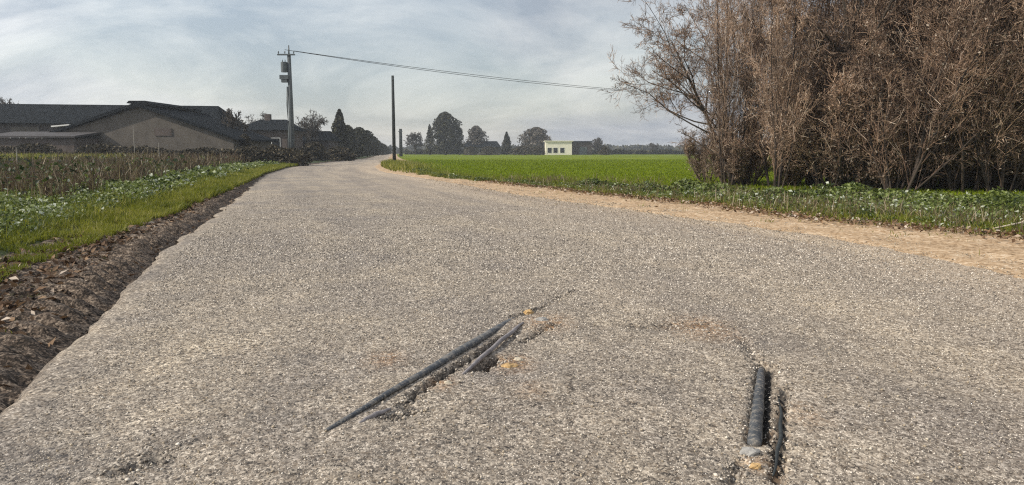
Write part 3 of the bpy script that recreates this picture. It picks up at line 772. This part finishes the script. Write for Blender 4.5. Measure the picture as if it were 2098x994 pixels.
def tree_far(name, px, pyb, pyt, d, w_px, kind, label, group=None, cat='tree', n=2600):
    x, ztop = atd(px, pyt, d); h = max(ztop, 1.0); w = w_px / F * d / 2
    e = empty(name, (x, d, 0)); tag(e, label, cat, group)
    if kind in ('cone', 'oval', 'column', 'bush'):
        n = int(n * 1.9)
        P = {'cone': lambda z: w * (1.02 - z) ** 0.8, 'oval': lambda z: w * np.sqrt(np.clip(1 - (2 * z - 0.9) ** 2 * 0.8, 0.02, 1)),
             'column': lambda z: w * np.clip(np.minimum(1, 3.2 * (1.0 - z)) ** 0.6, 0.12, 1), 'bush': lambda z: w * np.sqrt(np.clip(1 - z ** 2.2, 0.02, 1))}[kind]
        ux, uy, uz = far_crown(P, n, 0, 0, None)
        ang = np.arctan2(uy, ux); lump = 0.84 + 0.22 * np.sin(ang * 3 + uz * 9 + px) + 0.15 * np.sin(ang * 5 - uz * 17 + px * 2)
        c = np.stack([ux * lump, uy * lump, 0.04 * h + uz * h * 0.97], 1)
        link('crown', leaf_mesh('crown', c, 0.034 * (w + h * 0.35) + 0.06, rng.random(n)), M['greytwig' if 'bare' in name or 'broad' in name else 'bramble' if 'bush' in name else 'evergreen'], e)
        MB().tube([(0, 0, -0.2), (0, 0, h * 0.5), (0.05, 0, h * 0.97)], [0.03 * h, 0.02 * h, 0.004 * h], 7).build('trunk', M['bark'], e)
    else:
        P0 = np.array([[0, 0, -0.2]]); D = np.array([[0, 0, 1.0]])
        lvs = grow((P0, D, np.array([h * 0.62]), np.array([h * 0.028])), [(26, 0.62, 0.95, 3, 0.3 if kind == 'bare' else 0.1, 0.12, 0.08), (9, 0.5, 0.7, 2, 0.15, 0.2, 0.05), (6, 0.55, 0.8, 2, 0.15, 0.2, 0.0), (3, .6, .8, 1, .2, .2, .0)])
        # fit to the seen size
        mxv = np.percentile(np.abs(lvs[3][0][..., :2]), 97); mz = max(l[0][..., 2].max() for l in lvs)
        for l in lvs:
            l[0][..., :2] *= w / mxv * 1.1; l[0][..., 2] *= h / mz
        tm, _ = seg_mesh('trunk', lvs[:2], 0.02, 0.3, 5); link('trunk', tm, M['bark'], e)
        cm_, _ = seg_mesh('crown', lvs[2:], 0.00022 * d if kind == 'bare' else 0.0004 * d, 0.4); link('crown', cm_, M['greytwig'], e)
    return e


# right side of the road
tree_far('evergreen_tree', 912, 318, 231, 225, 66, 'column', 'tallest dark evergreen clump standing at the far edge of the field', n=4200)
tree_far('evergreen_tree', 880, 318, 256, 228, 30, 'cone', 'narrow dark evergreen on the left flank of the tall clump', n=1500)
tree_far('evergreen_tree', 941, 318, 262, 224, 22, 'column', 'low dark evergreen on the right flank of the tall clump', n=1200)
tree_far('bare_tree', 851, 318, 270, 235, 34, 'bare', 'faint small bare tree left of the tall evergreen clump')
tree_far('bare_tree', 976, 318, 259, 240, 54, 'bush', 'round bare tree behind the low dark roofed farmhouse')
tree_far('evergreen_tree', 1038, 318, 271, 232, 32, 'cone', 'small pointed dark tree between the farmhouse and the broad tree')
tree_far('broad_tree', 1098, 318, 262, 245, 84, 'bush', 'broad flat topped grey tree behind the cream building')
tree_far('bare_tree', 1228, 318, 281, 260, 30, 'bare', 'thin hazy bare tree right of the cream building')
tree_far('bare_tree', 1340, 318, 292, 330, 24, 'bare', 'tiny faint bare tree on the horizon near the thicket')
for px, w in ((1000, 46), (1070, 60), (965, 30), (1240, 30), (1105, 30)):
    tree_far('hedge_bush', px, 318, 300, 215, w, 'bush', 'low dark bush in the hedgerow at the far edge of the green field', 'bushes at the far edge of the field', 'bush', 900)
# left side, along the road
tree_far('conifer_tree', 695, 325, 226, 118, 62, 'cone', 'dark pointed conifer, tallest of the trees lining the far road', n=3600)
GL = 'trees lining the left side of the far road'
for px, t, d, w, k in ((668, 272, 116, 52, 'bush'), (712, 258, 128, 60, 'bush'), (736, 262, 140, 44, 'oval'), (752, 268, 155, 36, 'oval'), (764, 280, 172, 30, 'oval'),
                       (774, 288, 195, 28, 'bush'), (784, 295, 225, 26, 'bush'), (793, 301, 270, 22, 'bush')):
    tree_far('roadside_tree', px, 325, t, d, w, k, 'dark rounded tree in the row dwindling along the far road', GL, n=2200)
tree_far('bare_tree', 636, 322, 222, 105, 52, 'bare', 'pale round bare tree just right of the transformer pole')
tree_far('bare_tree', 8, 300, 190, 92, 60, 'bare', 'bare tree rising behind the left end of the long roofed building')
tree_far('bare_tree', 470, 300, 222, 78, 50, 'bare2', 'bare tree against the right end of the long roofed building')
tree_far('bare_tree', 535, 300, 228, 108, 70, 'bare', 'bare tree behind the flat dark roofed house')
tree_far('hedge_bush', 500, 320, 276, 72, 44, 'bush', 'dark bush in front of the flat roofed house, right of the barn', None, 'bush')
tree_far('hedge_bush', 640, 322, 292, 84, 70, 'bush', 'dark bush right of the transformer pole foot', None, 'bush')
tree_far('hedge_bush', 560, 322, 298, 66, 60, 'bush', 'dark low bush left of the transformer pole foot', None, 'bush')
tree_far('hedge_bush', 690, 322, 302, 92, 80, 'bush', 'dark bush at the foot of the pointed conifer', None, 'bush')

# dark hedge in front of the buildings, far woodland on the horizon
def mass(name, x0, x1, yf, depth, hgt, n, size, mat, toneR=(0, 1), label=None):
    x = rng.uniform(x0, x1, n); y = yf(x) + rng.uniform(-depth / 2, depth / 2, n)
    hh = hgt * (0.75 + 0.5 * fbm(x, y * 0 + 3, 6.0 / hgt / 10, 3, 70)); z = hh * rng.random(n) ** 0.7
    o = link(name, leaf_mesh(name, np.stack([x, y, z], 1), size, rng.uniform(*toneR, n)), mat); o['kind'] = 'stuff'
    if label: o['label'] = label


mass('bramble_hedge', -60, -17, lambda x: 61 + 0 * x, 3.5, 1.75, 30000, 0.16, M['bramble'], (0, 1), 'dark tangled hedge in front of the farm buildings')
mass('distant_woodland', -420, 420, lambda x: 520 + 0 * x, 60, 4.4, 15000, 3.2, M['evergreen'], (0.2, 1), 'hazy low line of distant woodland on the horizon')
mass('field_hedgerow', -38, 160, lambda x: 262 + 0 * x, 6, 1.7, 15000, 0.9, M['evergreen'], (0, 1), 'low dark hedgerow closing the green field')


# ------------------------------------------------------------------ buildings
def slab_roof(p0, p1, half, y0, z_eave, z_ridge, over, th, parent, mat, name='roof'):
    pass


def window(parent, x, y, z, w, h, deep=0.12):
    f = MB().box((x, y - 0.03, z), (w + 0.16, 0.06, h + 0.16)).build('window', M['white'], parent)
    MB().box((x, y - 0.066, z), (w, 0.02, h)).build('pane', M['glass'], f)
    return f


# long building behind
D1 = 84.0
e = empty('long_building', (0, 0, 0)); tag(e, 'long dark roofed farm building stretching behind the grey gabled barn', 'building')
xa, za = atd(4, 214, D1); xb, _ = atd(478, 220, D1); zr = za
MB().box(((xa + xb) / 2, D1 - 1.2, 1.9), (xb - xa - 0.8, 7.0, 4.4)).build('wall', M['wall_dark'], e)
MB().add([(xa - .3, D1 - 5.3, 4.25), (xb + .6, D1 - 5.3, 3.9), (xb - 1.2, D1 - 1.2, zr - 0.25), (xa + 0.4, D1 - 1.2, zr), (xa - .3, D1 + 3, 4.2), (xb + .6, D1 + 3, 4.0)],
         [(0, 1, 2, 3), (4, 3, 2, 5), (0, 3, 4), (1, 5, 2), (0, 4, 5, 1)]).build('roof', M['roof'], e)
for px in (30, 62, 95):
    x, z = atd(px, 268, D1 - 4.7); window(e, x, D1 - 4.71, 2.4, 0.9, 1.1)
x, z = atd(58, 252, D1 - 6)
MB().box((x - 1.2, D1 - 4.76, 3.35), (3.0, 0.1, 0.9)).build('wall_panel', M['wall_grey'], e)
x, z = atd(122, 246, D1 - 6)
MB().prism([(x - .9, 3.72), (x + 1.0, 3.9), (x + 1.0, 4.02), (x - .9, 3.86)], D1 - 6.1, D1 - 5.4).build('awning', M['white'], e)

# grey gabled barn in front
D2 = 70.0
e = empty('gabled_barn', (0, 0, 0)); tag(e, 'wide grey gabled barn with dark roof rim in front of the long building', 'barn')
xl, zl = atd(96, 280, D2); xr_, zr_ = atd(478, 284, D2); xc, zc = atd(284, 219, D2)
MB().prism([(xl, -0.2), (xr_, -0.2), (xr_, zr_ - .05), (xc, zc), (xl, zl)], D2, D2 + 11).build('wall', M['wall_grey'], e)
t_ = 0.34
MB().add([(xl - 0.6, D2 - 0.45, zl - 0.12), (xc, D2 - 0.45, zc + 0.06), (xc, D2 - 0.45, zc + 0.06 + t_), (xl - 0.6, D2 - 0.45, zl - 0.12 + t_ * .5),
          (xl - 0.6, D2 + 11.4, zl - 0.12), (xc, D2 + 11.4, zc + 0.06), (xc, D2 + 11.4, zc + 0.06 + t_), (xl - 0.6, D2 + 11.4, zl - 0.12 + t_ * .5)],
         [(0, 1, 2, 3), (7, 6, 5, 4), (0, 4, 5, 1), (1, 5, 6, 2), (2, 6, 7, 3), (3, 7, 4, 0)]).build('roof', M['roof'], e)
MB().add([(xc + .002, D2 - 0.45, zc + 0.06), (xr_ + 0.6, D2 - 0.45, zr_ - 0.2), (xr_ + 0.6, D2 - 0.45, zr_ - 0.2 + t_ * .5), (xc + .002, D2 - 0.45, zc + 0.06 + t_),
          (xc + .002, D2 + 11.4, zc + 0.06), (xr_ + 0.6, D2 + 11.4, zr_ - 0.2), (xr_ + 0.6, D2 + 11.4, zr_ - 0.2 + t_ * .5), (xc + .002, D2 + 11.4, zc + 0.06 + t_)],
         [(0, 1, 2, 3), (7, 6, 5, 4), (0, 4, 5, 1), (1, 5, 6, 2), (2, 6, 7, 3), (3, 7, 4, 0)]).build('roof', M['roof'], e)
MB().prism([(xc - 1.0, zc + 0.32), (xc - .75, zc + 0.55), (xc + .75, zc + 0.55), (xc + 1.35, zc + 0.3), (xc + 1.3, zc + 0.1), (xc, zc + 0.34)], D2 - 0.3, D2 + 11).build('ridge_cap', M['roof'], e)
x, z = atd(335, 277, D2); MB().box((x, D2 - .03, 3.0), (1.6, .06, .7)).build('louvre', M['wall_tan'], e)

# low wall / shed left of the barn
D3 = 66.0
e = empty('low_shed', (0, 0, 0)); tag(e, 'low lean-to shed with purplish wall at the left of the barn', 'shed')
xl, _ = atd(-30, 275, D3); x2, _ = atd(150, 275, D3)
MB().box(((xl + x2) / 2, D3 + 2, 1.15), (x2 - xl, 4, 2.4)).build('wall', M['wall_tan'], e)
MB().prism([(D3 - .3, 2.4), (D3 + 4.3, 2.9), (D3 + 4.3, 3.05), (D3 - .3, 2.55)], xl - .3, x2 + .3).build('roof', M['roof_grey'], e)
# prism runs along y: turn it so that it spans x
o = e.children[-1] if e.children[-1].name.startswith('roof') else e.children[0]
me = o.data; co = np.zeros(len(me.vertices) * 3); me.vertices.foreach_get('co', co); co = co.reshape(-1, 3); co[:, [0, 1]] = co[:, [1, 0]]; me.vertices.foreach_set('co', co.ravel()); me.flip_normals(); me.update()

# flat roofed house right of the long building
D4 = 95.0
e = empty('farm_house', (0, 0, 0)); tag(e, 'brown walled house with a low dark hipped roof and chimney left of the pole', 'house')
xl, _ = atd(486, 262, D4); x2, _ = atd(592, 262, D4)
MB().box(((xl + x2) / 2, D4 + 3.5, 1.95), (x2 - xl - .6, 7, 4.1)).build('wall', M['wall_tan'], e)
_, zt = atd(540, 243, D4)
r_ = MB().add([(xl - .4, D4 - .5, 3.9), (x2 + .4, D4 - .5, 3.9), (x2 + .4, D4 + 7.5, 3.9), (xl - .4, D4 + 7.5, 3.9), (xl + 2, D4 + 3, zt), (x2 - 1.2, D4 + 3, zt)],
              [(0, 1, 5, 4), (1, 2, 5), (2, 3, 4, 5), (3, 0, 4), (0, 3, 2, 1)]).build('roof', M['roof'], e)
MB().box(((xl + x2) / 2 - .3, D4 + 3, zt + 0.2), (0.7, 0.7, 1.0)).build('chimney', M['wall_tan'], r_)
for px in (505, 535, 565):
    x, _ = atd(px, 280, D4); window(e, x, D4, 2.3, 1.0, 1.1)
D5 = 104.0
e = empty('low_house', (0, 0, 0)); tag(e, 'low dark roofed outbuilding with a white door behind the transformer pole', 'house')
xl, _ = atd(600, 262, D5); x2, _ = atd(672, 262, D5)
MB().box(((xl + x2) / 2, D5 + 3, 1.3), (x2 - xl, 6, 2.8)).build('wall', M['wall_dark'], e)
MB().add([(xl - .4, D5 - .5, 2.7), (x2 + .4, D5 - .5, 2.7), (x2 + .4, D5 + 6.5, 2.7), (xl - .4, D5 + 6.5, 2.7), (xl + .4, D5 + 3, 4.1), (x2 - .4, D5 + 3, 4.1)],
         [(0, 1, 5, 4), (1, 2, 5), (2, 3, 4, 5), (3, 0, 4), (0, 3, 2, 1)]).build('roof', M['roof'], e)
x, _ = atd(611, 285, D5); MB().box((x, D5 - 0.04, 1.9), (0.9, 0.1, 1.2)).build('door', M['white'], e)

# across the field
D6 = 235.0
e = empty('cream_house', (0, 0, 0)); tag(e, 'cream flat roofed house with dark windows beyond the green field', 'house')
xl, zt = atd(1118, 290, D6); xm, _ = atd(1172, 290, D6)
MB().box(((xl + xm) / 2, D6 + 4, zt / 2), (xm - xl, 8, zt)).build('wall', M['cream'], e)
MB().box(((xl + xm) / 2, D6 + 4, zt + .13), (xm - xl + .8, 8.8, .26)).build('roof', M['cream'], e)
for px in (1126, 1138, 1152):
    x, _ = atd(px, 300, D6); window(e, x, D6, 1.5, 1.3, 1.6)
e = empty('dark_barn', (0, 0, 0)); tag(e, 'dark flat roofed shed joined to the right of the cream house', 'shed')
x2, _ = atd(1214, 290, D6)
MB().box(((xm + x2) / 2 + .1, D6 + 5, zt / 2 - .1), (x2 - xm - .25, 7, zt - .2)).build('wall', M['wall_dark'], e)
MB().box(((xm + x2) / 2 + .2, D6 + 5, zt + .02), (x2 - xm, 7.8, .25)).build('roof', M['roof'], e)
x, _ = atd(1196, 300, D6); MB().box((x, D6 + 1.46, 1.3), (2.4, .1, 2.6)).build('door', M['metal'], e)
D7 = 236.0
e = empty('farmhouse', (0, 0, 0)); tag(e, 'low farmhouse with dark roof between the tall evergreens and broad tree', 'house')
xl, _ = atd(950, 300, D7); x2, zt = atd(1024, 289, D7)
MB().box(((xl + x2) / 2, D7 + 4, 1.2), (x2 - xl, 7, 2.6)).build('wall', M['wall_grey'], e)
MB().add([(xl - .4, D7 - .3, 2.5), (x2 + .4, D7 - .3, 2.5), (x2 + .4, D7 + 8.3, 2.5), (xl - .4, D7 + 8.3, 2.5), (xl + 1, D7 + 4, zt), (x2 - 1, D7 + 4, zt)],
         [(0, 1, 5, 4), (1, 2, 5), (2, 3, 4, 5), (3, 0, 4), (0, 3, 2, 1)]).build('roof', M['roof'], e)
for px in (962, 985, 1008):
    x, _ = atd(px, 306, D7); window(e, x, D7 + .5, 1.4, 1.1, 1.2)

# ------------------------------------------------------------------ poles and wires
D8 = 64.0
bx, _ = atd(600, 330, D8); _, zt = atd(598, 93, D8)
e = empty('utility_pole', (bx, D8, 0)); tag(e, 'tall grey utility pole with crossarm and two grey boxes at left of the road', 'utility pole')
MB().tube([(0, 0, -.3), (0, 0, 5), (0, 0, zt - .8)], [.23, .20, .15], 14).build('mast', M['pole'], e, True)
MB().tube([(0, 0, zt - .8), (0, 0, zt)], [.07, .05], 8).build('top_spike', M['metal'], e, True)
_, za = atd(598, 112.5, D8)
MB().box((-.2, -.14, za), (1.5, .12, .12)).build('crossarm', M['metal'], e)
ins = []
for dx in (-.85, -.3, .45):
    ins.append((dx, za + .3)); MB().tube([(dx, -.14, za + .06), (dx, -.14, za + .16), (dx, -.14, za + .18), (dx, -.14, za + .3)], [.03, .03, .06, .035], 8).build('insulator', M['metal'], e, True)
_, zb = atd(594, 138, D8)
t = MB().tube([(-.42, -.1, zb - .42), (-.42, -.1, zb + .42)], .28, 12).build('transformer', M['metal'], e, False)
for dx in (-.12, .1): MB().tube([(-.42 + dx, -.1, zb + .42), (-.42 + dx, -.1, zb + .62)], [.04, .03], 6).build('bushing', M['metal'], t)
_, zb = atd(594, 161, D8)
MB().box((-.42, -.1, zb + .1), (.75, .4, .34)).box((-.42, -.1, zb - .2), (.5, .32, .28)).build('switch_box', M['metal'], e)
_, z1 = atd(594, 178, D8); _, z2 = atd(594, 300, D8)
MB().tube([(-.2, -.12, z1), (-.27, -.12, z1 - 1.5), (-.22, -.12, z1 - 4), (-.2, -.12, .6)], .075, 8).build('conduit', M['metal'], e, True)

D9 = 70.0
bx2, _ = atd(808, 335, D9); _, zt2 = atd(808, 155, D9)
e2 = empty('slim_pole', (bx2, D9, 0)); tag(e2, 'slim dark pole standing alone at the right edge of the far road', 'utility pole')
MB().tube([(0, 0, -.3), (0, 0, 4.5), (0, 0, zt2)], [.17, .15, .12], 14).build('mast', M['darkpole'], e2, True)
MB().box((0, -.12, zt2 - .25), (.07, .05, .3)).build('bracket', M['metal'], e2)
D10 = 170.0
bx3, _ = atd(821.5, 320, D10); _, zt3 = atd(821.5, 264, D10)
e3 = empty('slim_pole', (bx3, D10, 0)); tag(e3, 'shorter far pole just right of the slim dark pole', 'utility pole')
MB().tube([(0, 0, -.3), (0, 0, zt3)], [.42, .34], 12).build('mast', M['darkpole'], e3, True)
MB().box((0, -.3, zt3 - .6), (1.0, .16, .16)).build('crossarm', M['metal'], e3)
# pole the wires run on to, behind the thicket
D11 = 105.0
bx4, _ = atd(1560, 330, D11); _, zt4 = atd(1560, 202, D11)
e4 = empty('utility_pole', (bx4, D11, 0)); tag(e4, 'grey utility pole mostly hidden behind the bare thicket', 'utility pole')
MB().tube([(0, 0, -.3), (0, 0, zt4 + .6)], [.2, .12], 12).build('mast', M['pole'], e4, True)
MB().box((0, -.14, zt4), (1.8, .12, .12)).build('crossarm', M['metal'], e4)
for k, (dx, dx4, lab) in enumerate(((.45, .7, 'front wire of the pair sagging from the transformer pole towards the thicket'), (-.3, -.7, 'rear wire of the pair sagging from the transformer pole towards the thicket'))):
    a = Vector((bx + dx, D8 - .14, za + .31 + (0.0 if k == 0 else 0.1))); b = Vector((bx4 + dx4, D11 - .14, zt4 + .08 + .25 * k)); pts = []
    for i in range(41):
        t = i / 40; p = a.lerp(b, t); p.z -= 4 * t * (1 - t) * (0.75 + .25 * k); pts.append(p)
    o = MB().tube(pts, .022, 5).build('overhead_wire', M['wire']); tag(o, lab, 'wire')

# thin pale stakes among the weeds
SL = ['thin pale stake among the weeds at the far left', 'second pale stake from the left, in the dry weeds', 'short pale stake below the barn door', 'tall thin pale stake in front of the barn door', 'small pale stake right of the barn door']
for (px, pb, pt, d), lab in zip(((32, 360, 302, 34), (190, 370, 325, 31), (237, 352, 318, 40), (272, 330, 258, 58), (324, 335, 292, 50)), SL):
    x, zt = atd(px, pt, d); o = MB().tube([(x, d, 0), (x + .02, d, zt * .6), (x + .03, d, zt)], [.026, .024, .018], 7).build('garden_stake', M['stake']); tag(o, lab, 'stake', 'pale stakes in the weeds')

# ------------------------------------------------------------------ things in the broken road surface
def rod(name, a, b, za, zb, r, mat, label, cat, zs=None, flat=1.0, n=24, bend=0.0, jit=.003):
    a = Vector((*a, za)); b = Vector((*b, zb)); q = (b - a).cross(Vector((0, 0, 1))).normalized(); pts, rad = [], []
    for i in range(n + 1):
        t = i / n; p = a.lerp(b, t) + q * (bend * math.sin(math.pi * t) + jit * math.sin(t * 19)); p.z += (np.interp(t, *zs) if zs else 0)
        pts.append(p); rad.append(float(np.interp(t, [k[0] for k in r], [k[1] for k in r])) * (1 + 0.06 * noise.noise(Vector((t * 9, r[0][1] * 900, 0)))))
    o = MB().tube(pts, rad, 14, flat).build(name, mat, None, True); tag(o, label, cat); return o


rod('exposed_pipe', P1a, P1b, 0.004, -0.004, [(0, .010), (.04, .013), (.25, .018), (.5, .028), (.75, .032), (1, .026)], M['pipe'],
    'long dark pipe lying diagonally in a crack of the road', 'pipe', ([0, .2, .55, .8, 1], [0, .008, .008, .0, -.014]), bend=.02, flat=.7)
rod('metal_strip', P2a, P2b, 0.0, 0.0, [(0, .006), (.15, .013), (.8, .014), (1, .006)], M['greyrod'], 'short pale grey rod bridging the hole beside the long pipe', 'rod',
    ([0, .5, 1], [.004, .02, .004]), bend=.01)
rod('metal_strip', at(735, 868), at(800, 838), 0, 0, [(0, .006), (.5, .013), (1, .006)], M['greyrod'], 'small grey sliver under the lower end of the long pipe', 'rod', ([0, .5, 1], [.002, .006, .0]))
rod('exposed_pipe', P3a, P3b, -0.014, -0.024, [(0, .028), (.03, .031), (.6, .028), (.9, .022), (1, .016)], M['pipe'],
    'short thick dark pipe with a cut end in the right-hand trench', 'pipe', ([0, 1], [0, 0]), jit=.001, flat=.85)
rod('rubber_strip', P4a, P4b, 0.0, -0.002, [(0, .004), (.3, .009), (.6, .009), (1, .004)], M['tar'], 'thin curved dark strip just right of the short thick pipe', 'strip', ([0, .5, 1], [-.008, -.004, -.006]), bend=.018)


def stone(p, s, mat, label, seed, z=0.0):
    import bmesh
    bm = bmesh.new(); bmesh.ops.create_icosphere(bm, subdivisions=3, radius=1)
    for v in bm.verts:
        k = 1 + .35 * noise.fractal(v.co * 1.3 + Vector((seed, 0, 0)), .8, 2, 4); v.co = Vector((v.co.x * s[0], v.co.y * s[1], v.co.z * s[2])) * k
    me = bpy.data.meshes.new('loose_stone'); bm.to_mesh(me); bm.free(); o = link('loose_stone', me, mat, None, False); o.location = (*p, z); tag(o, label, 'stone', 'loose stones in the road')


stone(at(1042, 752), (.05, .05, .022), M['stone_tan'], 'yellow brown stone right of the hole under the rods', 1.0, -.005)
stone(at(1062, 738), (.03, .03, .016), M['stone_pale'], 'small pale stone beside the yellow brown stone', 2.0, 0)
stone(at(918, 785), (.022, .02, .012), M['stone_pale'], 'small pale stone below the long pipe', 3.0, 0)
stone(at(1536, 926), (.04, .035, .014), M['stone_grey'], 'grey lump at the cut end of the thick pipe', 4.0, 0)
stone(at(1548, 955), (.022, .02, .01), M['stone_tan'], 'tan stone below the grey lump by the thick pipe', 5.0, 0)
stone(at(1110, 655), (.05, .05, .02), M['stone_grey'], 'flat grey stone at the upper end of the long pipe', 6.0, -.004)
stone(at(1084, 640), (.035, .04, .02), M['stone_tan'], 'brown clod at the tip of the long pipe', 7.0, 0)

# pale branch lying in the greenery at the right
x0, y0 = at(2035, 468, .12); x1, y1 = at(2150, 462, .12)
o = MB().tube([(x0, y0, .12), ((x0 + x1) / 2, (y0 + y1) / 2 + .05, .17), (x1, y1, .13)], [.008, .013, .016], 9).tube([((x0 + x1) / 2, (y0 + y1) / 2 + .05, .17), ((x0 + x1) / 2 + .3, y0 + .4, .26)], [.012, .005], 7).build('fallen_branch', M['stone_pale'], None, True)
tag(o, 'pale fallen branch lying in the greenery at the right edge', 'branch')

# ------------------------------------------------------------------ haze
hz = MB().box((0, 140, 14), (1500, 1100, 34)).build('haze', None); hz['kind'] = 'stuff'
hm = bpy.data.materials.new('thin_haze'); hm.use_nodes = True; hn = hm.node_tree.nodes; hn.remove(hn['Principled BSDF'])
pv = hn.new('ShaderNodeVolumePrincipled'); pv.inputs['Density'].default_value = 0.0006; pv.inputs['Color'].default_value = (.82, .88, .95, 1); pv.inputs['Anisotropy'].default_value = 0.2
hm.node_tree.links.new(pv.outputs[0], hn['Material Output'].inputs['Volume']); hz.data.materials.append(hm)
